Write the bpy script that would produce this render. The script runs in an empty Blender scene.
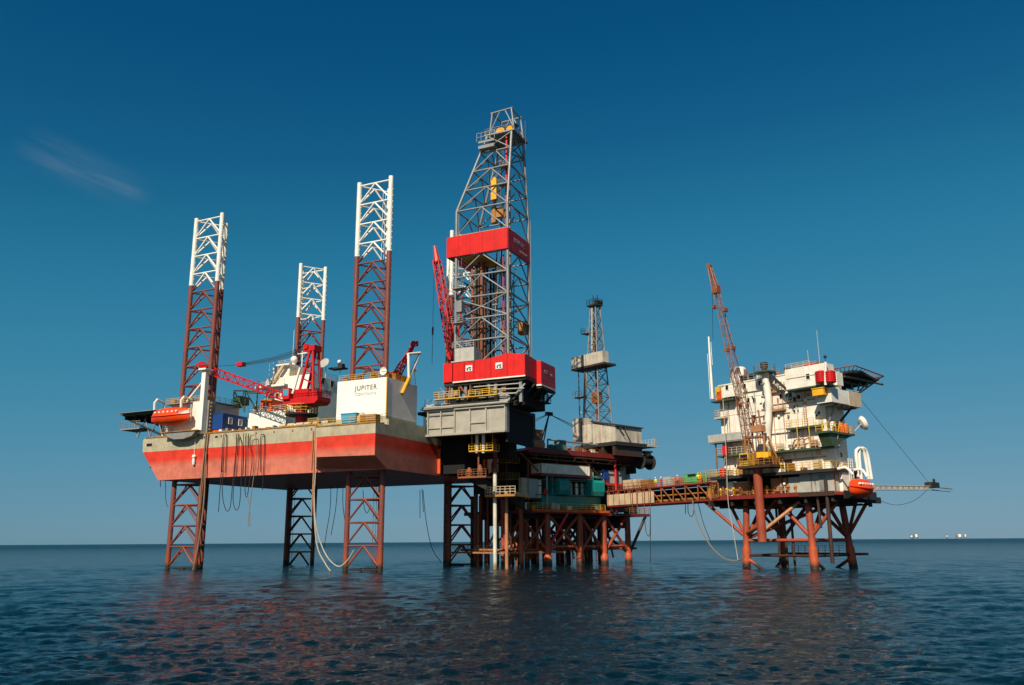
import bpy, bmesh, math, random
import numpy as np
from mathutils import Vector, Matrix
random.seed(7); np.random.seed(7)
SC = bpy.context.scene
COL = SC.collection
rad = math.radians

# ------------------------------------------------------------------ camera
FPX, CAM_H, ROLL = 840.0, 4.4, 0.0068
PITCH = math.atan((541.5 - 342.5) / FPX)
cd = bpy.data.cameras.new('camera'); cam = bpy.data.objects.new('camera', cd); COL.objects.link(cam)
cd.sensor_width = 36.0; cd.lens = FPX / 1024 * 36.0
cd.clip_start = 0.5; cd.clip_end = 60000
cam.matrix_world = Matrix.Translation((0, 0, CAM_H)) @ Matrix.Rotation(math.pi / 2 + PITCH, 4, 'X') @ Matrix.Rotation(-ROLL, 4, 'Z')
SC.camera = cam
SC.render.resolution_x, SC.render.resolution_y = 1024, 685

# ------------------------------------------------------------------ sky, sun, exposure
SUN_AZ, SUN_EL = -112.0, 40.0          # direction towards the sun (degrees, from +X) and its height
sx, sy = math.cos(rad(SUN_AZ)), math.sin(rad(SUN_AZ))
world = bpy.data.worlds.new('World'); SC.world = world; world.use_nodes = True
wn = world.node_tree; wn.nodes.clear()
def N(tree, t, **k):
    n = tree.nodes.new(t)
    for a, b in k.items(): setattr(n, a, b)
    return n
sky = N(wn, 'ShaderNodeTexSky', sky_type='NISHITA', sun_disc=False, sun_elevation=rad(SUN_EL),
        sun_rotation=math.atan2(sx, sy), altitude=0, air_density=1.0, dust_density=1.0, ozone_density=2.0)
# the whole sky goes through one colour response (deep, polarised blue), scaled into the curve's range and back
dn = N(wn, 'ShaderNodeVectorMath', operation='SCALE'); dn.inputs['Scale'].default_value = .1
crv = N(wn, 'ShaderNodeRGBCurve'); up_ = N(wn, 'ShaderNodeVectorMath', operation='SCALE'); up_.inputs['Scale'].default_value = 10
for ch, pts in enumerate((((.09, .004), (.17, .045), (.47, .25)), ((.152, .127), (.275, .325), (.42, .43), (.52, .475)), ((.275, .325), (.36, .44), (.458, .575)))):
    crv.mapping.curves[ch].points[-1].location = (1, (.62, .70, .72)[ch])
    for x_, y_ in pts: crv.mapping.curves[ch].points.new(x_, y_)
crv.mapping.update()
sv_ = N(wn, 'ShaderNodeTexCoord'); so_ = N(wn, 'ShaderNodeVectorMath', operation='ADD'); so_.inputs[1].default_value = (0, 0, .035); sn_ = N(wn, 'ShaderNodeVectorMath', operation='NORMALIZE')
wn.links.new(sv_.outputs['Generated'], so_.inputs[0]); wn.links.new(so_.outputs[0], sn_.inputs[0]); wn.links.new(sn_.outputs[0], sky.inputs['Vector'])
bg = N(wn, 'ShaderNodeBackground'); bg.inputs['Strength'].default_value = 0.05
wo = N(wn, 'ShaderNodeOutputWorld')
# thin wisps of high cloud, part of the sky itself
tc = N(wn, 'ShaderNodeTexCoord'); mp = N(wn, 'ShaderNodeMapping')
mp.vector_type = 'TEXTURE'; mp.inputs['Rotation'].default_value = (0, rad(17), 0); mp.inputs['Scale'].default_value = (.34, .34, .03)
ns = N(wn, 'ShaderNodeTexNoise'); ns.inputs['Scale'].default_value = 2.3; ns.inputs['Detail'].default_value = 7
ns.inputs['Roughness'].default_value = .62
rp = N(wn, 'ShaderNodeValToRGB'); rp.color_ramp.elements[0].position = .36; rp.color_ramp.elements[1].position = .78
mx = N(wn, 'ShaderNodeMix', data_type='RGBA'); mx.inputs['B'].default_value = (4.6, 5.6, 6.6, 1)
ml = N(wn, 'ShaderNodeMath', operation='MULTIPLY'); ml.inputs[1].default_value = .26
L = wn.links.new
L(sky.outputs[0], dn.inputs[0]); L(dn.outputs[0], crv.inputs['Color'])
sc_ = N(wn, 'ShaderNodeSeparateColor'); cc_ = N(wn, 'ShaderNodeCombineColor'); ba = N(wn, 'ShaderNodeMath', operation='MULTIPLY_ADD'); ba.inputs[1].default_value = .10
L(crv.outputs[0], sc_.inputs[0]); L(sc_.outputs[0], cc_.inputs[0]); L(sc_.outputs[1], cc_.inputs[1]); L(sc_.outputs[0], ba.inputs[0]); L(sc_.outputs[2], ba.inputs[2]); L(ba.outputs[0], cc_.inputs[2]); L(cc_.outputs[0], up_.inputs[0])
L(tc.outputs['Generated'], mp.inputs[0]); L(mp.outputs[0], ns.inputs['Vector']); L(ns.outputs['Fac'], rp.inputs[0])
d0 = Vector((-425.0, 840.0 * math.cos(PITCH) - 175 * math.sin(PITCH), 840 * math.sin(PITCH) + 175 * math.cos(PITCH))).normalized()
dt = N(wn, 'ShaderNodeVectorMath', operation='DOT_PRODUCT'); dt.inputs[1].default_value = d0
mk_ = N(wn, 'ShaderNodeMapRange', interpolation_type='SMOOTHSTEP'); mk_.inputs[1].default_value = math.cos(rad(4.2)); mk_.inputs[2].default_value = math.cos(rad(1))
mm = N(wn, 'ShaderNodeMath', operation='MULTIPLY')
L(tc.outputs['Generated'], dt.inputs[0]); L(dt.outputs['Value'], mk_.inputs[0]); L(mk_.outputs[0], mm.inputs[0]); L(rp.outputs[0], mm.inputs[1]); 
sz = N(wn, 'ShaderNodeSeparateXYZ'); zs_ = N(wn, 'ShaderNodeMath', operation='SUBTRACT'); zs_.inputs[1].default_value = (Matrix.Rotation(rad(-17), 3, 'Y') @ d0).z / .03
za = N(wn, 'ShaderNodeMath', operation='ABSOLUTE'); zr = N(wn, 'ShaderNodeMapRange', interpolation_type='SMOOTHSTEP'); zr.inputs[1].default_value = 0; zr.inputs[2].default_value = .9; zr.inputs[3].default_value = 1; zr.inputs[4].default_value = 0
m2 = N(wn, 'ShaderNodeMath', operation='MULTIPLY')
L(mp.outputs[0], sz.inputs[0]); L(sz.outputs['Z'], zs_.inputs[0]); L(zs_.outputs[0], za.inputs[0]); L(za.outputs[0], zr.inputs[0]); L(zr.outputs[0], m2.inputs[0]); L(mm.outputs[0], m2.inputs[1]); L(m2.outputs[0], ml.inputs[0]); L(ml.outputs[0], mx.inputs['Factor']); L(up_.outputs[0], mx.inputs['A'])
L(mx.outputs['Result'], bg.inputs['Color']); L(bg.outputs[0], wo.inputs['Surface'])
sd = bpy.data.lights.new('sun', 'SUN'); sd.energy = 5.0; sd.angle = rad(.53); sd.color = (1.0, .89, .72)
sun = bpy.data.objects.new('sun', sd); COL.objects.link(sun)
sdir = Vector((sx * math.cos(rad(SUN_EL)), sy * math.cos(rad(SUN_EL)), math.sin(rad(SUN_EL))))
sun.rotation_euler = sdir.to_track_quat('Z', 'Y').to_euler(); sun.location = sdir * 300
vs = SC.view_settings
vs.view_transform = 'Standard'; vs.look = 'None'; vs.exposure = 0.27; vs.gamma = 1.0; vs.use_curve_mapping = False

# ------------------------------------------------------------------ pixel -> place (a pixel gives a direction, a plane gives the distance)
CAMP = np.array([0, 0, CAM_H]); FW = np.array([0, math.cos(PITCH), math.sin(PITCH)]); UP = np.array([0, -math.sin(PITCH), math.cos(PITCH)])
def ray(px, py):
    x, y = px - 512, 342.5 - py; c, s = math.cos(ROLL), math.sin(ROLL)
    x, y = x * c + y * s, -x * s + y * c
    return x * np.array([1., 0, 0]) + y * UP + FPX * FW
class Frame:
    """local axes of one structure: u to the right and nearer, v to the right and away, z up"""
    def __init__(s, o, yaw):
        s.o = np.array([o[0], o[1], 0.]); s.yaw = rad(yaw)
        s.u = np.array([math.cos(s.yaw), math.sin(s.yaw), 0]); s.v = np.array([-math.sin(s.yaw), math.cos(s.yaw), 0])
    def w(s, u, v, z): return Vector(s.o + u * s.u + v * s.v + np.array([0, 0, z]))
    def at(s, px, py, u=None, v=None, z=None):
        d = ray(px, py); q = CAMP - s.o
        if u is not None: t = (u - q @ s.u) / (d @ s.u)
        elif v is not None: t = (v - q @ s.v) / (d @ s.v)
        else: t = (z - q[2]) / d[2]
        p = q + t * d
        return (float(p @ s.u), float(p @ s.v), float(p[2]))
FA = Frame((-33.7, 158.6), -25)      # jack-up rig
FB = Frame((3.4, 155.0), -50)        # old fixed drilling platform
FC = Frame((47.0, 124.1), -50)       # accommodation platform

# ------------------------------------------------------------------ geometry helpers
class G:
    def __init__(s): s.v = []; s.f = []
    def poly(s, vs_, fs):
        n = len(s.v); s.v += [tuple(map(float, p)) for p in vs_]; s.f += [tuple(i + n for i in f) for f in fs]; return s
    def box(s, a, b, c, d, e, f):
        return s.poly([(a,c,e),(b,c,e),(b,d,e),(a,d,e),(a,c,f),(b,c,f),(b,d,f),(a,d,f)],
                      [(0,3,2,1),(4,5,6,7),(0,1,5,4),(1,2,6,5),(2,3,7,6),(3,0,4,7)])
    def tube(s, p, q, r, n=8, r2=None):
        return s.path([p, q], r, n, r2)
    def path(s, pts, r, n=6, r2=None):
        P = [Vector(p) for p in pts]; vs_ = []; m = len(P); x = None
        for i, p in enumerate(P):
            t = (P[min(i + 1, m - 1)] - P[max(i - 1, 0)]).normalized()
            if x is None: x = t.orthogonal().normalized()
            else: x = (x - t * x.dot(t)).normalized()
            y = t.cross(x); rr = r if r2 is None else r + (r2 - r) * i / (m - 1)
            for k in range(n):
                a = 2 * math.pi * k / n; vs_.append(p + x * math.cos(a) * rr + y * math.sin(a) * rr)
        fs = [(i * n + k, i * n + (k + 1) % n, (i + 1) * n + (k + 1) % n, (i + 1) * n + k) for i in range(m - 1) for k in range(n)]
        fs += [tuple(range(n))[::-1], tuple((m - 1) * n + k for k in range(n))]
        return s.poly(vs_, fs)
    def prism(s, pts, ax, a0, a1):
        n = len(pts)
        mk = {'v': lambda p, a: (p[0], a, p[1]), 'u': lambda p, a: (a, p[0], p[1]), 'z': lambda p, a: (p[0], p[1], a)}[ax]
        return s.poly([mk(p, a0) for p in pts] + [mk(p, a1) for p in pts],
                      [tuple(range(n)), tuple(range(2 * n - 1, n - 1, -1))] + [(i, (i + 1) % n, n + (i + 1) % n, n + i) for i in range(n)])
    def lathe(s, c, prof, n=16):
        vs_ = [(c[0] + r * math.cos(2 * math.pi * k / n), c[1] + r * math.sin(2 * math.pi * k / n), c[2] + z) for r, z in prof for k in range(n)]
        m = len(prof)
        fs = [(i * n + k, i * n + (k + 1) % n, (i + 1) * n + (k + 1) % n, (i + 1) * n + k) for i in range(m - 1) for k in range(n)]
        fs += [tuple(range(n))[::-1], tuple((m - 1) * n + k for k in range(n))]
        return s.poly(vs_, fs)
    def ball(s, c, r, n=10, sc=(1, 1, 1)):
        m = 7; n0 = len(s.v)
        s.lathe((0, 0, 0), [(max(.01, math.sin(math.pi * i / m)) * r, -math.cos(math.pi * i / m) * r) for i in range(m + 1)], n)
        s.v[n0:] = [(x * sc[0] + c[0], y * sc[1] + c[1], z * sc[2] + c[2]) for x, y, z in s.v[n0:]]
        return s
    def rail(s, pts, h=1.1, r=.035, gap=1.5, rails=3):
        for p, q in zip(pts[:-1], pts[1:]):
            p, q = Vector(p), Vector(q); n = max(1, round((q - p).length / gap))
            for k in range(n + 1):
                b = p.lerp(q, k / n); s.tube(b, b + Vector((0, 0, h)), r, 4)
            for k in range(1, rails + 1):
                o = Vector((0, 0, h * k / rails)); s.tube(p + o, q + o, r * .9, 4)
        return s
    def lattice(s, p, q, w0, w1, n, r, up=(0, 0, 1), rb=None):
        """four-chord boom from p to q"""
        p, q = Vector(p), Vector(q); d = (q - p).normalized(); a = d.cross(Vector(up)).normalized(); b = a.cross(d)
        rb = rb or r * .6
        def cn(k, i):
            w = (w0 + (w1 - w0) * i / n) / 2; sg = [(-1, -1), (1, -1), (1, 1), (-1, 1)][k % 4]
            return p.lerp(q, i / n) + a * sg[0] * w + b * sg[1] * w
        for k in range(4): s.tube(cn(k, 0), cn(k, n), r, 5)
        for i in range(n):
            for k in range(4):
                s.tube(cn(k, i), cn(k + 1, i + 1), rb, 4) if i % 2 else s.tube(cn(k + 1, i), cn(k, i + 1), rb, 4)
                if i: s.tube(cn(k, i), cn(k + 1, i), rb, 4)
        return s
def spline(pts, n=6):
    P = [Vector(p) for p in pts]; out = []
    for i in range(len(P) - 1):
        a, b, c, d = P[max(i - 1, 0)], P[i], P[i + 1], P[min(i + 2, len(P) - 1)]
        for k in range(n):
            t = k / n; out.append(.5 * ((2 * b) + (c - a) * t + (2 * a - 5 * b + 4 * c - d) * t * t + (3 * b - a - 3 * c + d) * t ** 3))
    return out + [P[-1]]
def make_mesh(name, g, mat, smooth=False, off=(0, 0, 0)):
    me = bpy.data.meshes.new(name)
    me.from_pydata([(x - off[0], y - off[1], z - off[2]) for x, y, z in g.v], [], g.f)
    bm = bmesh.new(); bm.from_mesh(me); bmesh.ops.recalc_face_normals(bm, faces=bm.faces); bm.to_mesh(me); bm.free()
    me.materials.append(mat)
    if smooth:
        me.shade_smooth()
        try: me.set_sharp_from_angle(angle=rad(40))
        except Exception: pass
    return me
_unit = {}
def unit_tube(mat):
    if mat.name not in _unit: _unit[mat.name] = make_mesh('tube', G().tube((0, 0, 0), (0, 0, 1), 1, 10), mat, True)
    return _unit[mat.name]
def props(o, label=None, cat=None, group=None, kind=None):
    for k, x in (('label', label), ('category', cat), ('group', group), ('kind', kind)):
        if x: o[k] = x
    return o
class Thing:
    def __init__(s, name, label, cat, F, b=(0, 0, 0), group=None):
        s.F, s.b = F, b
        s.e = bpy.data.objects.new(name, None); s.e.empty_display_size = .2; COL.objects.link(s.e)
        s.e.location = F.w(*b); s.e.rotation_euler = (0, 0, F.yaw); props(s.e, label, cat, group)
    def add(s, name, g, mat, parent=None, smooth=False, label=None, kind=None):
        o = bpy.data.objects.new(name, make_mesh(name, g, mat, smooth, s.b)); COL.objects.link(o)
        o.parent = parent or s.e; return props(o, label, kind=kind)
    def box(s, name, a, b, c, d, e, f, mat, parent=None, label=None):
        return s.add(name, G().box(a, b, c, d, e, f), mat, parent, label=label)
    def tube(s, name, p, q, r, mat, parent=None, n=12, r2=None):
        return s.add(name, G().tube(p, q, r, n, r2), mat, parent, True)
    def strut(s, name, p, q, r, mat, parent=None):
        p, q = Vector(p) - Vector(s.b), Vector(q) - Vector(s.b); d = q - p
        o = bpy.data.objects.new(name, unit_tube(mat)); COL.objects.link(o); o.parent = parent or s.e
        o.matrix_basis = Matrix.Translation(p) @ d.to_track_quat('Z', 'Y').to_matrix().to_4x4() @ Matrix.Diagonal((r, r, d.length, 1))
        return o
    def text(s, name, txt, size, p, mat, face='v', parent=None, label=None, bold=0.0):
        cu = bpy.data.curves.new('txt', 'FONT'); cu.body = txt; cu.size = size; cu.extrude = .015; cu.offset = bold; cu.space_character = 1.12
        cu.align_x = 'CENTER'; cu.align_y = 'CENTER'
        t = bpy.data.objects.new('txt', cu); COL.objects.link(t)
        dg = bpy.context.evaluated_depsgraph_get(); me = bpy.data.meshes.new_from_object(t.evaluated_get(dg))
        bpy.data.objects.remove(t); me.materials.clear(); me.materials.append(mat)
        R = Matrix.Rotation(math.pi / 2, 4, 'X')
        if face == 'u': R = Matrix.Rotation(math.pi / 2, 4, 'Z') @ R
        me.transform(Matrix.Translation(Vector(p) - Vector(s.b)) @ R)
        o = bpy.data.objects.new(name, me); COL.objects.link(o); o.parent = parent or s.e; return props(o, label)
    def window(s, c, w, h, face, fr, gl, parent=None, name='window'):
        """frame standing proud of the wall with a pane set back inside it; c = centre on the wall face"""
        t, d = .09, .07; u, v, z = c; g = G()
        def bx(a0, a1, z0, z1, d0, d1, gg):
            if face == 'v': gg.box(u + a0, u + a1, v - d1, v - d0, z + z0, z + z1)
            else: gg.box(u + d0, u + d1, v + a0, v + a1, z + z0, z + z1)
        bx(-w/2 - t, -w/2, -h/2 - t, h/2 + t, -.05, d, g); bx(w/2, w/2 + t, -h/2 - t, h/2 + t, -.05, d, g)
        bx(-w/2, w/2, h/2, h/2 + t, -.05, d, g); bx(-w/2, w/2, -h/2 - t, -h/2, -.05, d, g)
        o = s.add(name, g, fr, parent)
        g2 = G(); bx(-w/2, w/2, -h/2, h/2, -.04, .02, g2)
        if parent is None: s.add('pane', g2, gl, o)
        else: s.add('pane', g2, gl, parent)
        return o
def solo(name, label, cat, F, g, mat, group=None, smooth=False, kind=None):
    """a thing that is one mesh, its origin at its lowest middle"""
    us, vs_, zs = zip(*g.v); b = ((min(us) + max(us)) / 2, (min(vs_) + max(vs_)) / 2, min(zs))
    o = bpy.data.objects.new(name, make_mesh(name, g, mat, smooth, b)); COL.objects.link(o)
    o.location = F.w(*b); o.rotation_euler = (0, 0, F.yaw); return props(o, label, cat, group, kind)

# ------------------------------------------------------------------ materials
def paint(name, col, rough=.45, var=.22, rust=.0, rcol=(.16, .055, .02), metal=0.0, scale=1.0, bump=.15):
    m = bpy.data.materials.new(name); m.use_nodes = True; t = m.node_tree; b = t.nodes['Principled BSDF']; K = t.links.new
    b.inputs['Specular IOR Level'].default_value = .3; b.inputs['Roughness'].default_value = rough; b.inputs['Metallic'].default_value = metal
    geo = N(t, 'ShaderNodeNewGeometry')
    n1 = N(t, 'ShaderNodeTexNoise'); n1.inputs['Scale'].default_value = .55 * scale; n1.inputs['Detail'].default_value = 8; n1.inputs['Roughness'].default_value = .65
    K(geo.outputs['Position'], n1.inputs['Vector'])
    mr = N(t, 'ShaderNodeMapRange'); mr.inputs[1].default_value = .3; mr.inputs[2].default_value = .7
    mr.inputs[3].default_value = 1 - var; mr.inputs[4].default_value = 1 + var * .5
    K(n1.outputs['Fac'], mr.inputs[0])
    mul = N(t, 'ShaderNodeMix', data_type='RGBA', blend_type='MULTIPLY'); mul.inputs['Factor'].default_value = 1
    mul.inputs['A'].default_value = (*col, 1); K(mr.outputs[0], mul.inputs['B'])
    out = mul.outputs['Result']
    mp_ = N(t, 'ShaderNodeMapping'); mp_.inputs['Scale'].default_value = (1.6 * scale, 1.6 * scale, .22 * scale); K(geo.outputs['Position'], mp_.inputs[0])
    n2 = N(t, 'ShaderNodeTexNoise'); n2.inputs['Scale'].default_value = 1.0; n2.inputs['Detail'].default_value = 9; n2.inputs['Roughness'].default_value = .7
    K(mp_.outputs[0], n2.inputs['Vector'])
    if rust > 0:
        r = N(t, 'ShaderNodeValToRGB'); e = r.color_ramp.elements
        e[0].position = .68 - .3 * rust; e[1].position = .80 - .25 * rust
        K(n2.outputs['Fac'], r.inputs[0])
        mix = N(t, 'ShaderNodeMix', data_type='RGBA'); mix.inputs['B'].default_value = (*rcol, 1)
        f = N(t, 'ShaderNodeMath', operation='MULTIPLY'); f.inputs[1].default_value = .85
        K(r.outputs[0], f.inputs[0]); K(f.outputs[0], mix.inputs['Factor']); K(out, mix.inputs['A']); out = mix.outputs['Result']
        # long thin runs below seams and fittings
        mp3 = N(t, 'ShaderNodeMapping'); mp3.inputs['Scale'].default_value = (3.2 * scale, 3.2 * scale, .07 * scale); K(geo.outputs['Position'], mp3.inputs[0])
        n3 = N(t, 'ShaderNodeTexNoise'); n3.inputs['Scale'].default_value = 1.0; n3.inputs['Detail'].default_value = 4; n3.inputs['Roughness'].default_value = .55
        K(mp3.outputs[0], n3.inputs['Vector'])
        r3 = N(t, 'ShaderNodeValToRGB'); r3.color_ramp.elements[0].position = .66 - .18 * rust; r3.color_ramp.elements[1].position = .84 - .18 * rust; K(n3.outputs['Fac'], r3.inputs[0])
        f3 = N(t, 'ShaderNodeMath', operation='MULTIPLY'); K(r3.outputs[0], f3.inputs[0]); K(n1.outputs['Fac'], f3.inputs[1])
        mix3 = N(t, 'ShaderNodeMix', data_type='RGBA'); mix3.inputs['B'].default_value = (rcol[0] * .8, rcol[1] * .8, rcol[2] * .8, 1)
        K(f3.outputs[0], mix3.inputs['Factor']); K(out, mix3.inputs['A']); out = mix3.outputs['Result']
    K(out, b.inputs['Base Color'])
    if bump:
        bp = N(t, 'ShaderNodeBump'); bp.inputs['Strength'].default_value = bump; bp.inputs['Distance'].default_value = .05
        K(n2.outputs['Fac'], bp.inputs['Height']); K(bp.outputs[0], b.inputs['Normal'])
    return m
def banded(name, bands, rough=.5, rust=.25, rcol=(.17, .06, .025), wob=.25, var=.25):
    """paint in level bands: [(top height in m, colour), ...] from the bottom up"""
    m = paint(name, (1, 1, 1), rough, var, rust, rcol); t = m.node_tree; K = t.links.new
    mul = next(n for n in t.nodes if n.bl_idname == 'ShaderNodeMix' and n.blend_type == 'MULTIPLY')
    geo = next(n for n in t.nodes if n.bl_idname == 'ShaderNodeNewGeometry')
    sp = N(t, 'ShaderNodeSeparateXYZ'); K(geo.outputs['Position'], sp.inputs[0])
    nz = N(t, 'ShaderNodeTexNoise'); nz.inputs['Scale'].default_value = 1.1; nz.inputs['Detail'].default_value = 6
    K(geo.outputs['Position'], nz.inputs['Vector'])
    prev = None
    for i, bd in enumerate(bands):
        c = bd[1]
        if prev is None: prev = c; continue
        z0, w = bands[i - 1][0], bands[i - 1][2] if len(bands[i - 1]) > 2 else .04
        ad = N(t, 'ShaderNodeMath', operation='MULTIPLY_ADD'); ad.inputs[1].default_value = wob if w > .1 else 0.0
        K(nz.outputs['Fac'], ad.inputs[0]); K(sp.outputs['Z'], ad.inputs[2])
        mr = N(t, 'ShaderNodeMapRange'); mr.inputs[1].default_value = z0 - w + (wob / 2 if w > .1 else 0); mr.inputs[2].default_value = z0 + w + (wob / 2 if w > .1 else 0)
        K(ad.outputs[0], mr.inputs[0])
        mix = N(t, 'ShaderNodeMix', data_type='RGBA'); K(mr.outputs[0], mix.inputs['Factor'])
        if isinstance(prev, tuple): mix.inputs['A'].default_value = (*prev, 1)
        else: K(prev, mix.inputs['A'])
        mix.inputs['B'].default_value = (*c, 1); prev = mix.outputs['Result']
    K(prev, mul.inputs['A'])
    return m
M = {}
def mk(n, *a, **k): M[n] = paint(n, *a, **k)
mk('white', (.74, .70, .61), rust=.12, rcol=(.34, .17, .08)); mk('shed_white', (.52, .47, .38), rust=.5, rcol=(.28, .12, .05), var=.3); mk('white_worn', (.78, .73, .63), rust=.46, rcol=(.36, .15, .06), var=.2)
mk('white_clean', (.78, .75, .68), rust=.0, var=.12)
mk('red', (.60, .010, .008), rust=.04, rough=.5); mk('crane_red', (.50, .010, .012), rust=.1)
mk('orange', (.78, .060, .008), rust=.0, rough=.35, var=.12); mk('orange_box', (.62, .09, .015), rust=.15)
mk('galv', (.25, .255, .25), rust=.25, rcol=(.12, .07, .04), metal=.2); mk('grey', (.40, .39, .35), rust=.16, rcol=(.2, .1, .05)); mk('mid_grey', (.22, .22, .21), rust=.2)
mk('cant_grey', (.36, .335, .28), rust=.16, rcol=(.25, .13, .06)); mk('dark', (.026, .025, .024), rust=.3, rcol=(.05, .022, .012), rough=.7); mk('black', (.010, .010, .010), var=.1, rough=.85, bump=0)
mk('dark_brown', (.055, .03, .02), rust=.4, rcol=(.10, .035, .015)); mk('teal', (.006, .23, .21), rust=.12); mk('sky_blue', (.05, .28, .42), rust=.2)
mk('blue', (.012, .055, .22), rust=.05); mk('yellow', (.62, .36, .03), rust=.28, rcol=(.25, .1, .03)); mk('ochre', (.36, .17, .04), rust=.6, rcol=(.14, .05, .02))
mk('bright_orange_yellow', (.85, .40, .02), rust=.05)
mk('rust', (.26, .085, .032), rust=.35, rcol=(.10, .035, .018), var=.35); mk('rust_light', (.42, .19, .09), rust=.45, rcol=(.22, .07, .025), var=.3)
mk('deck_red', (.19, .024, .017), rust=.3, rcol=(.1, .03, .015)); mk('bright_red', (.60, .02, .03), rust=.1)
mk('beige', (.55, .42, .28), rust=.22, rcol=(.3, .14, .06)); mk('green', (.05, .085, .045), rust=.2); mk('bright_green', (.10, .36, .14), rust=.12)
mk('wood', (.30, .15, .06), var=.35); mk('glass', (.012, .014, .018), rough=.12, var=.1, bump=0); mk('rubber', (.022, .02, .02), rough=.6, bump=0)
mk('rope', (.42, .38, .3), rough=.9); mk('tan_hose', (.20, .15, .10), rough=.7); mk('letters', (.06, .055, .06), var=.1, bump=0); mk('letters_faint', (.35, .33, .32), var=.3, bump=0); mk('letters_dull', (.45, .32, .31), var=.3, bump=0); mk('letters_white', (.7, .68, .66), var=.1, bump=0)
mk('skin', (.45, .24, .16), var=.05, bump=0); mk('hi_vis', (.55, .75, .03), var=.1, bump=0); mk('work_red', (.6, .04, .02), var=.1, bump=0); mk('work_orange', (.85, .16, .02), var=.1, bump=0); mk('work_blue', (.03, .05, .2), var=.1, bump=0)
M['hull'] = banded('hull', [(18.55, (.53, .15, .10), .6), (20.72, (.60, .038, .018), .03), (99, (.40, .36, .25))], rust=.27, rcol=(.33, .13, .05), var=.3)
M['leg'] = banded('leg', [(1.0, (.035, .025, .016), .35), (3.0, (.30, .06, .025), .7), (52.1, (.19, .055, .042), .03), (99, (.76, .75, .68))], rust=.06, var=.2)
M['jacket'] = banded('jacket', [(.9, (.04, .026, .016), .4), (4.0, (.46, .085, .03), .9), (99, (.30, .06, .03))], rust=.3, rcol=(.12, .04, .02))  # orange band brighter low down, painting in sunlight on the lower legs
M['caisson'] = banded('caisson', [(.9, (.30, .2, .08), .4), (99, (.62, .58, .46))], rust=.3, rcol=(.4, .2, .08))
M['jack_house'] = banded('jack_house', [(23.9, (.40, .37, .27), .03), (99, (.80, .77, .69))], rust=.05, rcol=(.4, .25, .1), var=.1)

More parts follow.
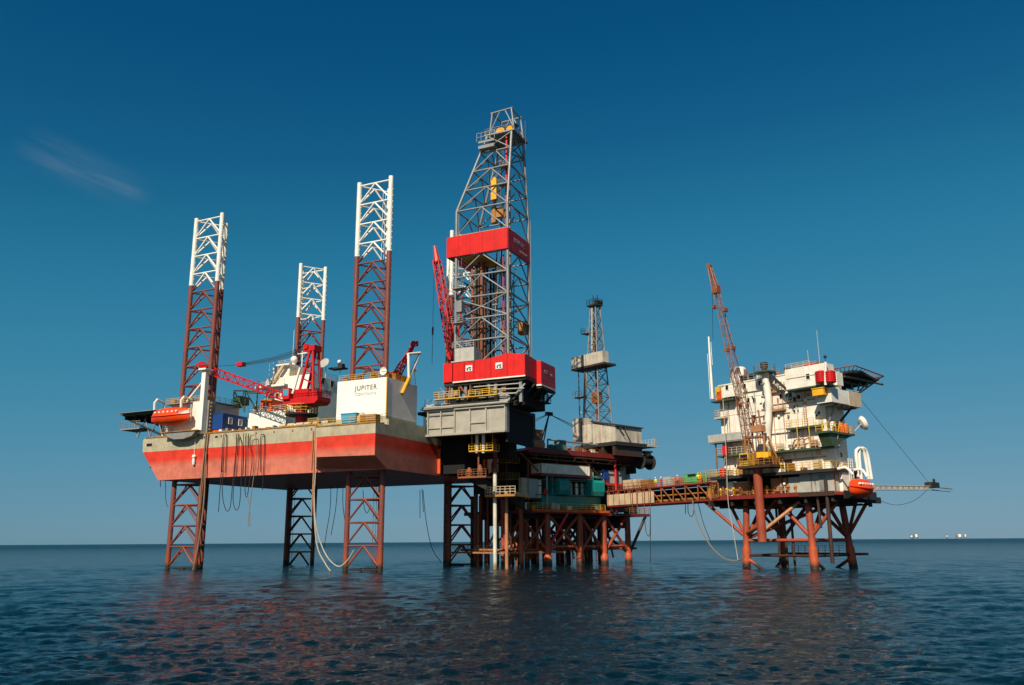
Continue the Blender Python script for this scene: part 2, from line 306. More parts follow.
# ------------------------------------------------------------------ sea: one sheet out to the horizon, real waves near by
def sea():
    az = np.concatenate([np.linspace(-62, 62, 820), np.linspace(66, 294, 58)]); na = len(az)
    r1 = np.linspace(22 ** -.5, 700 ** -.5, 620) ** -2; r2 = np.geomspace(760, 45000, 26); r = np.concatenate([[.5, 4], np.geomspace(7, 21.8, 40), r1, r2]); nr = len(r)
    a = np.radians(az)[None, :]; R = r[:, None]
    X = R * np.sin(a); Y = R * np.cos(a); Z = np.zeros_like(X)
    dr = np.gradient(r)[:, None]; rng = np.random.RandomState(11)
    lam = np.geomspace(.36, 9.5, 110)
    for l in lam:
        k = 2 * math.pi / l; d = rad(-76) + rng.normal(0, .6); sl = .037 * (1.0 if l < 1.2 else (1.2 / l) ** .75)
        fade = np.clip((l / np.maximum(dr, R * .0026) - 2.2) / 2.5, 0, 1)
        ph = k * (X * math.cos(d) + Y * math.sin(d)) + rng.uniform(0, 6.28)
        Z += fade * (sl / k) * (np.sin(ph) - .30 * np.cos(2 * ph))
    # gusts: patches of rougher and calmer water
    gst = 1 + .28 * np.sin(X * .043 + 1.2 * np.sin(Y * .021)) * np.sin(Y * .05 + 2 + np.sin(X * .017))
    Z *= gst; Z *= np.clip((1500 - R) / 900, 0, 1); Z[:2] = 0
    i, j = np.meshgrid(np.arange(nr - 1), np.arange(na), indexing='ij'); j2 = (j + 1) % na
    F = np.stack([i * na + j, i * na + j2, (i + 1) * na + j2, (i + 1) * na + j], -1).reshape(-1, 4)
    V = np.stack([X, Y, Z], -1).reshape(-1, 3)
    me = bpy.data.meshes.new('sea'); me.vertices.add(len(V)); me.vertices.foreach_set('co', V.ravel())
    me.loops.add(F.size); me.loops.foreach_set('vertex_index', F.ravel().astype(np.int32))
    me.polygons.add(len(F)); me.polygons.foreach_set('loop_start', np.arange(0, F.size, 4, dtype=np.int32))
    me.update(calc_edges=True); me.shade_smooth()
    if me.polygons[5].normal.z < 0: me.flip_normals()
    m = bpy.data.materials.new('sea_water'); m.use_nodes = True; t = m.node_tree; K = t.links.new
    b = t.nodes['Principled BSDF']; b.inputs['Base Color'].default_value = (.0005, .008, .012, 1); b.inputs['IOR'].default_value = 1.30; b.inputs['Specular Tint'].default_value = (.62, 1, 1, 1)
    geo = N(t, 'ShaderNodeNewGeometry'); cd_ = N(t, 'ShaderNodeVectorMath', operation='LENGTH'); K(geo.outputs['Position'], cd_.inputs[0])
    rr = N(t, 'ShaderNodeMapRange'); rr.inputs[1].default_value = 60; rr.inputs[2].default_value = 1200; rr.inputs[3].default_value = .06; rr.inputs[4].default_value = .26
    K(cd_.outputs['Value'], rr.inputs[0]); K(rr.outputs[0], b.inputs['Roughness'])
    mp_ = N(t, 'ShaderNodeMapping'); mp_.inputs['Rotation'].default_value = (0, 0, rad(28)); mp_.inputs['Scale'].default_value = (.55, 1.0, 1.0)
    K(geo.outputs['Position'], mp_.inputs[0])
    n1 = N(t, 'ShaderNodeTexNoise'); n1.inputs['Scale'].default_value = 3.4; n1.inputs['Detail'].default_value = 8; n1.inputs['Roughness'].default_value = .6
    n2 = N(t, 'ShaderNodeTexNoise'); n2.inputs['Scale'].default_value = .34; n2.inputs['Detail'].default_value = 8; n2.inputs['Roughness'].default_value = .62
    K(mp_.outputs[0], n1.inputs['Vector']); K(mp_.outputs[0], n2.inputs['Vector'])
    b1 = N(t, 'ShaderNodeBump'); b1.inputs['Strength'].default_value = .6; b1.inputs['Distance'].default_value = .16
    b2 = N(t, 'ShaderNodeBump'); b2.inputs['Strength'].default_value = 1.0
    fr = N(t, 'ShaderNodeMapRange'); fr.inputs[1].default_value = 90; fr.inputs[2].default_value = 900; fr.inputs[3].default_value = .55; fr.inputs[4].default_value = 4.0
    K(cd_.outputs['Value'], fr.inputs[0]); K(fr.outputs[0], b2.inputs['Distance'])
    K(n1.outputs['Fac'], b1.inputs['Height']); K(n2.outputs['Fac'], b2.inputs['Height']); K(b2.outputs[0], b1.inputs['Normal']); K(b1.outputs[0], b.inputs['Normal'])
    me.materials.append(m); o = bpy.data.objects.new('sea', me); COL.objects.link(o); o['kind'] = 'structure'
sea()

# ================================================================== JACK-UP RIG
A = FA.at
VF, Z0, ZD = -18.5, 15.5, 23.35
hull = Thing('jack_up_hull', 'red and grey hull of the jack-up rig raised above the sea on lattice legs', 'rig hull', FA, (0, 0, Z0))
hull.add('shell', G().prism([(-24.4, Z0), (24.3, Z0), (24.3, ZD), (-28.6, ZD), (-29.1, ZD - .5), (-28.9, 20.8)], 'v', VF, 16.9), M['hull'])
sp = G(); a0, a1, w0 = 10.6, 24.3, -22.1
sp.poly([(a0, VF - .004, ZD - .95), (a1, VF - .004, ZD - .95), (a1, w0, ZD - .95), (a0 + 2.4, w0, ZD - .95),
         (a0 + 2.8, w0, 17.55), (a1, w0, 17.35), (a1, VF - .004, Z0 + .004), (a0, VF - .004, Z0 + .6)],
        [(0, 1, 2, 3), (3, 2, 5, 4), (4, 5, 6, 7), (2, 1, 6, 5), (0, 3, 4, 7), (0, 7, 6, 1)])
hull.add('sponson', sp, M['hull'])
hull.add('deck', G().box(-28.4, 24.1, VF + .15, 16.7, ZD - .02, ZD + .05), M['green'])
g = G(); g.box(-28.5, a0, VF - .12, VF + .02, ZD - .12, ZD + .1); g.box(a0 + 2.4, a1 + .1, w0 - .1, w0 + .05, ZD - 1.05, ZD - .85)
hull.add('rubbing_bar', g, M['ochre'])
for k in range(12):
    u = -23.3 + k * 2.9; hull.box('weld_seam', u - .035, u + .035, VF - .014, VF + .01, Z0 + .1, 20.7, M['hull'])
hull.box('weld_seam', -25.4, a0, VF - .014, VF + .01, 18.1, 18.16, M['hull'])
for k in range(13):
    u = -26.4 + k * 2.85
    hull.box('plate_stiffener', u - .03, u + .03, VF - .035, VF + .01, 20.8, ZD - .14, M['hull'])
hull.add('railing', G().rail([(8.4, VF + .15, ZD), (a0, VF + .1, ZD), (a0 + 2.5, w0 + .1, ZD - .9), (a1 - .1, w0 + .1, ZD - .9), (a1 - .1, VF, ZD - .2)], 1.1, .045), M['yellow'])
hull.add('bow_fairlead', G().box(-28.0, -26.7, VF - .05, VF + .02, 21.75, 22.25), M['black'])
hull.add('side_port', G().box(-11.6, -11.0, VF - .05, VF + .02, 22.4, 22.7), M['black'])
p = A(139, 448, v=VF + 4)
hull.add('anchor', G().path(spline([(-28.9, -14, 21.6), (-30.2, -14, 21.2), (-30.6, -14, 19.6), (-29.9, -14, 18.6)]), .12).box(-30.9, -28.9, -14.4, -13.6, 18.2, 19.1).tube((-30.4, -15, 18.4), (-30.4, -13, 18.4), .25), M['black'])
hull.tube('drain_pipe', (10.2, VF - .15, ZD), (10.25, VF - .15, 8.6), .12, M['rust_light']); hull.tube('drain_pipe', (9.75, VF - .15, ZD - 1), (9.75, VF - .15, Z0 + .5), .09, M['rust_light'])
hull.tube('drain_pipe', (-13.6, VF - .2, ZD - .2), (-13.9, VF - .2, 8.0), .11, M['tan_hose']); hull.tube('drain_pipe', (-13.0, VF - .2, ZD - .2), (-13.6, VF - .2, 10.0), .12, M['rust'])
# jack houses round the four legs
LEGS = [(-19, -14.8, 1), (19, -14.8, 1), (-19, 13.3, -1), (19, 13.3, -1)]
jh = hull.add('jack_house', G().box(14.05, 23.7, VF + .1, -9.2, ZD, 30.15), M['jack_house'], label='tall white jack house with the rig name')
c = A(366, 390, v=VF)
hull.text('name_lettering', 'JUPITER', 1.12, (c[0] - .1, VF + .07, 28.7), M['letters'], parent=jh)
hull.text('name_lettering', 'CONSTANTA', .62, (c[0] - .1, VF + .07, 27.7), M['letters_faint'], parent=jh)
g = G().rail([(14.2, VF + .3, 30.15), (23.5, VF + .3, 30.15), (23.5, -9.4, 30.15)], 1.0, .04)
hull.add('roof_railing', g, M['yellow'], jh)
for k in range(4):
    u = 14.7 + k * 2.7; hull.add('jacking_motor', G().box(u, u + .9, VF + .5, VF + 1.5, 30.15, 30.7).box(u + .2, u + .6, VF + .7, VF + 1.2, 30.7, 31.1), M['rust' if k % 2 else 'ochre'], jh)
hull.box('roof_locker', 22, 23.4, -15.5, -11, 30.15, 31.3, M['ochre'], jh)
hull.box('corner_trim', 23.62, 23.78, VF + .02, VF + .2, ZD + .5, 30.2, M['yellow'], jh)
jb = hull.add('jack_house', G().box(-24.0, -15.3, VF + 1.2, -9.2, ZD, 29.2).box(-17.6, -14.9, VF + .1, VF + 1.2, ZD, 29.2).box(-23.4, -17.6, VF + .2, VF + 1.2, ZD, 25.5), M['white'], label='white jack house behind the lifeboat')
hull.add('roof_platform', G().box(-24.6, -14.4, VF + .2, -9, 29.2, 29.4), M['mid_grey'], jb)
hull.add('roof_railing', G().rail([(-24.5, VF + .4, 29.4), (-14.5, VF + .4, 29.4), (-14.5, -9.2, 29.4)], .9, .04), M['yellow'], jb)
for k in range(5): hull.box('jacking_motor', -24 + k * 2.1, -23 + k * 2.1, VF + 1.0, VF + 2.2, 29.4, 30.1, M['ochre'], jb)
for (lu, lv, s_) in LEGS[2:]:
    x = hull.add('jack_house', G().box(lu - 4.6, lu + 4.6, 8.4, 16.6, ZD, 30), M['jack_house'])
    hull.add('roof_railing', G().rail([(lu - 4.5, 8.6, 30), (lu + 4.5, 8.6, 30), (lu + 4.5, 16.4, 30)], 1, .04), M['yellow'], x)
# dark ladder face beside the boom rest, pipework on the deck
g = G().box(-14.85, -13.9, VF + .3, -16.6, ZD, 29.3)
hull.add('ladder_cover', g, M['mid_grey'])
for k in range(8): hull.box('ladder_lamp', -13.9, -13.8, VF + .7, VF + 1.0, 24.0 + k * .68, 24.25 + k * .68, M['bright_orange_yellow'])
# white deck house that carries the shadow of the crane boom
dh = hull.box('deck_house', -11.6, -2.7, -10.8, -3, ZD, 27.75, M['white_clean'])
hull.add('roof_railing', G().rail([(-11.5, -10.7, 27.75), (-2.8, -10.7, 27.75)], 1.0, .03), M['white'], dh)
hull.add('roof_vent', G().box(-9.8, -8.6, -10.2, -9, 27.75, 28.5), M['white_worn'], dh)
g = G()
for k in range(6):
    g.lathe((3.4 + 1.9 * k, VF + .9, ZD), [(.28, 0), (.28, .0)], 6) if 0 else g.tube((2.0 + 1.75 * k, VF + .8, ZD + .35), (3.3 + 1.75 * k, VF + .8, ZD + .35), .33, 10)
hull.add('float_row', g, M['beige'], smooth=True)
# accommodation block with the wheelhouse tower
ac = Thing('accommodation_block', 'white accommodation block with wheelhouse tower behind the red crane on the jack-up rig', 'accommodation block', FA, (-8, 3, ZD))
b0 = A(289, 368, v=0); b1 = A(311, 368, v=0); b2 = A(338, 380, u=b1[0])
wall = ac.box('wall', b0[0], b1[0], 0, b2[1], ZD, b2[2] - .25, M['white_clean'])
for px, py in ((323, 381), (332, 384)):
    q = A(px, py, u=b1[0]); ac.window((b1[0], q[1], q[2]), .95, 1.1, 'u', M['mid_grey'], M['glass'])
q = A(322, 391, u=b1[0]); ac.text('sign_lettering', 'SAFETY FIRST', .95, (b1[0] + .01, q[1], q[2]), M['letters'], 'u', bold=.02)
ac.add('roof_railing', G().rail([(b0[0], .1, b2[2] - .25), (b1[0] - .1, .1, b2[2] - .25), (b1[0] - .1, b2[1], b2[2] - .25)], 1.0, .04), M['yellow'])
t0 = A(266, 380, v=1.5); t1 = A(290, 380, v=1.5); zt = A(275, 378, v=1.5)[2]
tw = ac.box('wheelhouse_tower', t0[0], t1[0] - .1, 1.5, 8, ZD, zt, M['white'])
ac.box('bridge_wing', t0[0] - 1.6, t1[0] - .3, .2, 8, zt - 2.0, zt - 1.6, M['white_clean'], tw)
ac.box('wheelhouse', t0[0] + 1.2, t1[0] - .6, 2.0, 7, zt, zt + 2.4, M['white_worn'])
ac.box('top_deck', t0[0] + 2.6, t1[0] - .2, 1.2, 7, zt + 2.4, zt + 2.65, M['white_clean'])
ac.add('stair', G().poly([(t0[0] + 1.2, .9, zt - 1.6), (t0[0] + 1.9, .9, zt - 1.6), (t1[0] - 1.1, .9, zt + 2.4), (t1[0] - 1.8, .9, zt + 2.4), (t0[0] + 1.2, 1.5, zt - 1.6), (t0[0] + 1.9, 1.5, zt - 1.6), (t1[0] - 1.1, 1.5, zt + 2.4), (t1[0] - 1.8, 1.5, zt + 2.4)],
        [(0, 1, 2, 3), (4, 7, 6, 5), (0, 4, 5, 1), (1, 5, 6, 2), (2, 6, 7, 3), (3, 7, 4, 0)]), M['beige'])
ac.add('tower_railing', G().rail([(t0[0] - 1.5, .3, zt - 1.6), (t1[0] - .4, .3, zt - 1.6)], 1, .04).rail([(t0[0] + 1.3, 1.9, zt + 2.4), (t1[0] - .3, 1.9, zt + 2.65)], 1, .04), M['beige'])
ac.add('radar_dome', G().ball((t1[0] - .9, 3.5, zt + 3.9), .75).tube((t1[0] - .9, 3.5, zt + 2.6), (t1[0] - .9, 3.5, zt + 3.4), .3), M['white_clean'], smooth=True)
ac.add('radar_mast', G().tube((t1[0] - .9, 6, zt), (t1[0] - .9, 6, zt + 6.2), .12).box(t1[0] - 2.2, t1[0] + .9, 5.9, 6.1, zt + 5.6, zt + 5.85), M['white'])
ac.add('whip_antenna', G().tube((t1[0] - 3.4, 6, zt + 2), (t1[0] - 3.4, 6, zt + 11), .05, 5).tube((t0[0] - .6, 3, zt - 1), (t0[0] - .6, 3, zt + 5), .05, 5), M['white'])
for k in range(3): ac.window((t0[0] + 1.5 + k * 1.6, 1.5, zt - 3.6), .8, .8, 'v', M['white'], M['glass'])
# dish aerials on the block's roof
q = A(325, 366, u=b1[0] - 1)
ac.add('dish', G().lathe((0, 0, 0), [(.05, 0), (.7, .12), (1.15, .42)], 14), M['grey'], smooth=True)
d_ = ac.e.children[-1] if len(ac.e.children) else None
for o in list(ac.e.children):
    if o.name.startswith('dish'):
        for v_ in o.data.vertices:
            x, y, z = v_.co.x + ac.b[0], v_.co.y + ac.b[1], v_.co.z + ac.b[2]
            y, z = -z * .9 + y * .45, y * .9 + z * .45
            v_.co = (x + q[0] - ac.b[0], y + q[1] - ac.b[1], z + q[2] + .4 - ac.b[2])
ac.tube('dish_post', (q[0], q[1] + .3, b2[2] - .3), (q[0], q[1] + .3, q[2] + .4), .1, M['grey'])
q = A(340, 372, u=b1[0] + 1)
lp = Thing('light_mast', 'grey lattice light mast beside the accommodation block wall', 'light mast', FA, (q[0], q[1], ZD))
lp.add('mast', G().lattice((q[0], q[1], ZD), (q[0], q[1], q[2] + .6), 1.3, .9, 9, .08), M['grey'])
lp.add('lamp_platform', G().box(q[0] - 2.2, q[0] + 1.2, q[1] - 1, q[1] + 1, q[2] + .6, q[2] + .9).box(q[0] - .2, q[0] + .9, q[1] - .6, q[1] + .4, q[2] + .9, q[2] + 1.6), M['dark'])
lp.add('lamp', G().ball((q[0] + .2, q[1] - .6, q[2] + 2.0), .42), M['white_clean'], smooth=True)
# legs
names = ['near left brown and white lattice leg rising behind the orange lifeboat', 'near right brown and white lattice leg rising through the house lettered JUPITER',
         'far left brown and white lattice leg standing behind the red pedestal crane', 'far right brown and white lattice leg half hidden by the drilling derrick']
W, ZT, BAY = 6.5, 66.6, 3.6
for (lu, lv, s_), lab in zip(LEGS, names):
    ZT = 64.4 if (lu < 0 < lv) else 65.7
    T_ = Thing('jack_up_leg', lab, 'rig leg', FA, (lu, lv, -6), 'legs of the jack-up rig')  # one of the rig's own jack-up legs, passing through the hull
    ch = [(lu - W / 2, lv - s_ * W * .289), (lu + W / 2, lv - s_ * W * .289), (lu, lv + s_ * W * .40)]
    for (x, y) in ch:
        c_ = T_.add('chord', G().tube((x, y, -6), (x, y, ZT), .43, 16), M['leg'], smooth=True)
        g = G()
        for k in range(int((ZT - 1.5) / 1.1)): z = .5 + k * 1.1; g.box(x - .5, x + .5, y - .04, y + .04, z, z + .16)
        T_.add('rack_teeth', g, M['leg'], c_, kind='stuff')
    for k in range(20):
        z1 = ZT - .6 - k * BAY; z2 = z1 - BAY
        for i in range(3):
            (x0, y0), (x1, y1) = ch[i], ch[(i + 1) % 3]
            T_.strut('horizontal_brace', (x0, y0, z1), (x1, y1, z1), .15, M['leg'])
            m_ = ((x0 + x1) / 2, (y0 + y1) / 2, z1)
            T_.strut('diagonal_brace', m_, (x0, y0, z2 + .1), .16, M['leg']); T_.strut('diagonal_brace', m_, (x1, y1, z2 + .1), .16, M['leg'])
    if s_ > 0 and lu > 0 or lu < 0 and s_ < 0:
        T_.add('ladder', G().tube((lu - .25, lv + s_ * 1, 0), (lu - .25, lv + s_ * 1, ZT - 1), .04, 4).tube((lu + .25, lv + s_ * 1, 0), (lu + .25, lv + s_ * 1, ZT - 1), .04, 4), M['leg'])
# helideck at the bow
hz = 30.6
h0 = A(123, 414, v=-8)
hd = Thing('helideck', 'dark green helideck on a truss over the bow of the jack-up rig', 'helideck', FA, (-29, 0, ZD))
hu = h0[0]; hz = h0[2]
hd.add('deck_plate', G().prism([(hu, -8), (hu + 19, -8), (hu + 19, 10), (hu, 10)], 'z', hz - .5, hz), M['green'])
for k in range(7): hd.box('deck_beam', hu + .4 + k * 2.9, hu + .7 + k * 2.9, -7.8, 9.8, hz - 1.2, hz - .503, M['dark'])
g = G(); g.box(hu - 1.3, hu, -8, 10, hz - .1, hz); g.box(hu, hu + 19, -9.3, -8, hz - .1, hz)
hd.add('safety_net', g, M['mid_grey'])
bq = A(128, 430, v=-6)
for v_ in (-7, 0, 7):
    hd.strut('truss_chord', (hu + .8, v_, hz - 1.2), (-27, v_, ZD - 1.5), .22, M['dark']); hd.strut('truss_chord', (hu + 6, v_, hz - 5.2), (-28, v_, ZD - 2.5), .2, M['dark'])
    for k in range(5):
        a_ = hu + 2 + k * 3.4
        hd.strut('truss_brace', (a_, v_, hz - 1.2), (a_ + 1.7, v_, hz - 5.0), .12, M['mid_grey']); hd.strut('truss_brace', (a_ + 1.7, v_, hz - 5.0), (a_ + 3.4, v_, hz - 1.2), .12, M['mid_grey'])
hd.add('access_platform', G().box(bq[0], bq[0] + 5.5, -8, -4, bq[2] - .3, bq[2]).rail([(bq[0], -8, bq[2]), (bq[0] + 5.5, -8, bq[2])], 1.4, .05, 1.0), M['mid_grey'])
hd.box('support_house', hu + 16, -27, -4, 6, ZD, hz - 1.3, M['mid_grey'])
# ---- lifeboat
def lifeboat(F, label, c, L_, wd, ht, ax, mats, grp='orange enclosed lifeboats'):
    T_ = Thing('lifeboat', label, 'lifeboat', F, c, grp)
    def surf(prof, z_of):
        g = G(); n = 14; rings = []
        for i in range(n + 1):
            t = -1 + 2 * i / n; k = (1 - abs(t) ** 2.6); rings.append([(t * L_ / 2 * (1 - .10 * max(0, pz)), px * wd / 2 * max(.03, k), z_of(pz, t)) for px, pz in prof])
        m = len(prof); vs_ = [p for r_ in rings for p in r_]
        if ax == 'v': vs_ = [(y, x, z) for x, y, z in vs_]
        vs_ = [(x + c[0], y + c[1], z + c[2]) for x, y, z in vs_]
        fs = [(i * m + k, i * m + (k + 1) % m, (i + 1) * m + (k + 1) % m, (i + 1) * m + k) for i in range(n) for k in range(m)]
        fs += [tuple(range(m)), tuple(n * m + k for k in range(m))]
        return g.poly(vs_, fs)
    low = [(-1, 0), (-.93, -.3), (-.72, -.62), (-.3, -.95), (0, -1), (.3, -.95), (.72, -.62), (.93, -.3), (1, 0)]
    T_.add('boat_hull', surf(low, lambda z, t: ht * (.45 + z * .45 * (1 - .35 * t * t)) + .10 * t * t * ht), mats[0], smooth=True)
    top = [(1, 0), (.95, .18), (.78, .6), (.45, .92), (0, 1), (-.45, .92), (-.78, .6), (-.95, .18), (-1, 0)]
    T_.add('canopy', surf(top, lambda z, t: ht * (.46 + z * .50 * (1 - .45 * t * t)) + .10 * t * t * ht), mats[0], smooth=True)
    g = G()
    for sgn in (-1, 1):
        pts = [(t * L_ / 2 * 1.0, sgn * (wd / 2 * max(.03, 1 - abs(t) ** 2.6) + .05), ht * .455 + .10 * t * t * ht) for t in np.linspace(-1, 1, 13)]
        if ax == 'v': pts = [(y, x, z) for x, y, z in pts]
        g.path([(x + c[0], y + c[1], z + c[2]) for x, y, z in pts], .08, 5)
    T_.add('gunwale', g, mats[1], smooth=True)
    g = G()
    for k in range(6):
        t = -.55 + .22 * k; q_ = (t * L_ / 2, -wd * .37, ht * .70)
        if ax == 'v': q_ = (wd * .37, t * L_ / 2, ht * .70)
        g.box(q_[0] + c[0] - .18, q_[0] + c[0] + .18, q_[1] + c[1] - .18, q_[1] + c[1] + .18, q_[2] + c[2] - .12, q_[2] + c[2] + .12)
    T_.add('porthole', g, M['white_clean'])
    return T_
lc = A(171, 425.5, v=-19.6)
lifeboat(FA, 'orange enclosed lifeboat hung from white davits at the bow of the jack-up', (lc[0], -19.9, lc[2]), 9.3, 2.9, 3.3, 'u', (M['orange'], M['crane_red']))
for du in (-3.9, 2.6):
    x = lc[0] + du
    d = Thing('boat_davit', ('left' if du < 0 else 'right') + ' white davit arm holding the lifeboat at the jack-up bow', 'davit', FA, (x, VF + .8, ZD), 'lifeboat davits')
    d.add('arm', G().path([(x, VF + .8, ZD), (x, VF + .6, lc[2] + 4.6), (x, VF - 1.2, lc[2] + 5.0), (x, VF - 1.7, lc[2] + 4.3), (x, VF - 1.6, lc[2] + 3.0)], .22, 8), M['white'])
    d.add('brace', G().tube((x + .8, VF + 2.6, ZD + .1), (x, VF + .6, lc[2] + 3.6), .16), M['white'])
bp = Thing('boat_platform', 'rounded grey boat landing platform bulging below the orange lifeboat', 'platform', FA, (-19, VF, ZD))
bp.add('bulge', G().prism([(-22, ZD + .35), (-14.8, ZD + .35), (-15.6, ZD - .5), (-17.6, ZD - .95), (-20, ZD - .9), (-21.4, ZD - .4)], 'v', VF - 1.5, VF - .16), M['mid_grey'])
bp.add('floor', G().box(-23.0, -14.3, VF - 1.7, VF + .1, ZD + .36, ZD + .5), M['ochre'])
bp.add('bollard', G().lathe((-22.2, VF - .9, ZD + .5), [(.25, 0), (.25, .5), (.35, .6), (.3, .8)], 10), M['beige'])
# ---- boom rest
rp_ = A(206, 369, v=VF - .2)
br = Thing('boom_rest', 'tall white post at the hull edge carrying the tip of the red crane boom', 'boom rest', FA, (-14.7, VF - .3, ZD))
br.add('post', G().box(-15.2, -14.3, VF - .7, VF + .2, ZD - .1, rp_[2] - .3), M['white_clean'])
br.strut('brace', (-15.2, VF - .2, rp_[2] - 2.2), (-19.6, VF + .6, 29.5), .2, M['white_clean'])
br.add('saddle', G().box(-15.6, -13.9, VF - 1.2, VF + .7, rp_[2] - .3, rp_[2]), M['white_clean'])
# ---- containers and loose gear on deck
def container(F, name, label, a, b, c, d, e, f, mat, rib=True, group=None, roof=None):
    T_ = Thing(name, label, 'container', F, ((a + b) / 2, (c + d) / 2, e), group)
    T_.box('body', a + .05, b - .05, c + .05, d - .05, e + .05, f - .05, mat)
    g = G()
    for x in (a, b - .12):
        for y in (c, d - .12): g.box(x, x + .12, y, y + .12, e, f)
    for z in (e, f - .12): g.box(a + .12, b - .12, c, c + .1, z, z + .12); g.box(b - .1, b, c + .12, d - .12, z, z + .12); g.box(a + .12, b - .12, d - .1, d, z, z + .12); g.box(a, a + .1, c + .12, d - .12, z, z + .12)
    T_.add('corner_frame', g, roof or mat)
    if rib:
        n = int((b - a - .3) / .3); g = G()
        for k in range(n): x = a + .2 + k * (b - a - .4) / max(1, n - 1); g.box(x - .06, x + .06, c + .01, c + .049, e + .15, f - .15)
        n = int((d - c - .3) / .3)
        for k in range(n): y = c + .2 + k * (d - c - .4) / max(1, n - 1); g.box(b - .049, b - .01, y - .06, y + .06, e + .15, f - .15)
        T_.add('corrugation', g, mat, kind='stuff')
    return T_
bu = A(212, 420, v=-17.2)[0]; be = A(222.6, 420, v=-17.2)[0]
cb = container(FA, 'shipping_container', 'blue cabin container with two white windows near the left crane boom', bu, be, -17.2, -11.2, ZD + .8, ZD + 3.6, M['blue'])
for dv in (-15.3, -12.8): cb.window((be, dv, ZD + 2.4), .75, 1.0, 'u', M['white_clean'], M['mid_grey'])
solo('container_cradle', 'low orange cradle under the blue cabin container', 'cradle', FA, G().box(bu, be + .3, -17.3, -11, ZD + .05, ZD + .35).box(bu + .2, be, -17, -16.4, ZD + .35, ZD + .79).box(bu + .2, be, -12, -11.4, ZD + .35, ZD + .79), M['orange_box'])
o0 = A(261, 398, v=-8); o1 = A(272, 398, v=-8)
container(FA, 'orange_container', 'orange box container on the roof behind the red crane boom', o0[0], o1[0], -8, -4, 27.8, 30.6, M['orange_box'])
q = A(322, 420, v=-17.5)
# frame of green pipes above the left jack house
q = A(222, 398, v=-12)
solo('pipe_rack', 'dark green pipe rack frame beside the left leg', 'pipe rack', FA, G().path([(-14.2, -12, ZD + 5.9), (-14.2, -12, 32), (-8.6, -12, 31.4), (-8.6, -12, 27.8)], .14).path([(-14.2, -9.6, ZD + 5.9), (-14.2, -9.6, 32), (-8.6, -9.6, 31.4), (-8.6, -9.6, 27.8)], .14).tube((-11.4, -12, 27.8), (-11.4, -12, 31.7), .12).tube((-14.2, -12, 32), (-11.4, -12, 28), .12).tube((-11.4, -12, 31.7), (-8.6, -12, 28), .12).box(-14.3, -12.6, -12, -9.6, 29.4, 30.9), M['green'])
solo('yellow_drum', 'yellow drum standing on the left deck house corner', 'drum', FA, G().lathe((-10.6, -9.9, 27.75), [(.6, 0), (.62, .1), (.6, .7), (.62, .8), (.6, 1.5)], 14), M['beige'], smooth=True)
for i, (px, py, w_, h_, mt, lab) in enumerate([(352, 419.5, 2.9, 1.15, 'sky_blue', 'teal blue open skip on the sponson below the JUPITER house'), (362, 419.5, 1.5, 1.3, 'beige', 'yellowish sack standing right of the teal skip'), (370, 420, 3.0, .9, 'wood', 'brown timber stack on the sponson deck corner')]):
    q = A(px, py, v=-20.4); g = G()
    zb = ZD - .95
    if i == 0:
        t_ = .12
        g.prism([(q[0] - w_ / 2 + .2, zb), (q[0] + w_ / 2 - .2, zb), (q[0] + w_ / 2, zb + h_ + .6), (q[0] - w_ / 2, zb + h_ + .6)], 'v', -21.4, -19.6).box(q[0] - w_ / 2 - .08, q[0] + w_ / 2 + .08, -21.48, -19.5, zb + h_ + .6, zb + h_ + .72)
        solo('skip', lab, 'skip', FA, g, M[mt])
    elif i == 1:
        solo('sack', lab, 'sack', FA, g.lathe((q[0], -20.4, zb), [(.6, 0), (.85, .35), (.8, 1.2), (.45, 1.7), (.3, 1.95)], 12), M[mt], smooth=True)
    else:
        for k in range(4): g.box(q[0] - w_ / 2 + .1 * (k % 2), q[0] + w_ / 2, -21.2, -19.7, zb + .38 * k, zb + .33 + .38 * k)
        solo('timber_stack', lab, 'timber', FA, g, M[mt])
# ---- red pedestal crane, boom down to the left
cv = -15.6
pc = A(301, 425, v=cv); cu = pc[0]
cr = Thing('pedestal_crane', 'red pedestal crane with lattice boom lowered to the left over the deck', 'crane', FA, (cu, cv, ZD))
pz = A(301, 409, v=cv)[2]
cr.tube('pedestal', (cu, cv, ZD), (cu, cv, pz), 1.0, M['crane_red'], n=20)
cr.add('walkway', G().lathe((cu, cv, pz - 1.2), [(2.7, 0), (2.75, .25)], 20), M['dark']); 
rr_ = [(cu + 2.65 * math.cos(a_ * math.pi / 10), cv + 2.65 * math.sin(a_ * math.pi / 10), pz - .95) for a_ in range(21)]
cr.add('walkway_railing', G().rail(rr_, 1.5, .06, .9), M['yellow'])
cr.add('slew_ring', G().lathe((cu, cv, pz), [(1.5, 0), (1.5, .5)], 20), M['ochre'], smooth=True)
dz = pz + .5
cr.add('slew_deck', G().prism([(cu - 2.6, dz + .3), (cu - 1.2, dz), (cu + 4.0, dz), (cu + 4.6, dz + .5), (cu + 4.6, dz + 1.2), (cu - 2.6, dz + 1.0)], 'v', cv - 1.8, cv + 1.8), M['crane_red'])
cab = cr.box('cab', cu - 2.5, cu - 1.1, cv - 2.2, cv - .7, dz + 1.0, dz + 2.9, M['crane_red'])
cr.add('cab_window', G().box(cu - 2.35, cu - 1.25, cv - 2.25, cv - 2.2, dz + 1.6, dz + 2.7).box(cu - 2.55, cu - 2.5, cv - 2.0, cv - .9, dz + 1.6, dz + 2.7), M['sky_blue'], cab)
cr.box('machinery_house', cu - .9, cu + 2.2, cv - 1.3, cv + 1.5, dz + 1.2, dz + 2.7, M['crane_red']); cr.box('winch_box', cu + 2.4, cu + 3.9, cv - 1.2, cv + .4, dz + 1.2, dz + 2.2, M['crane_red'])
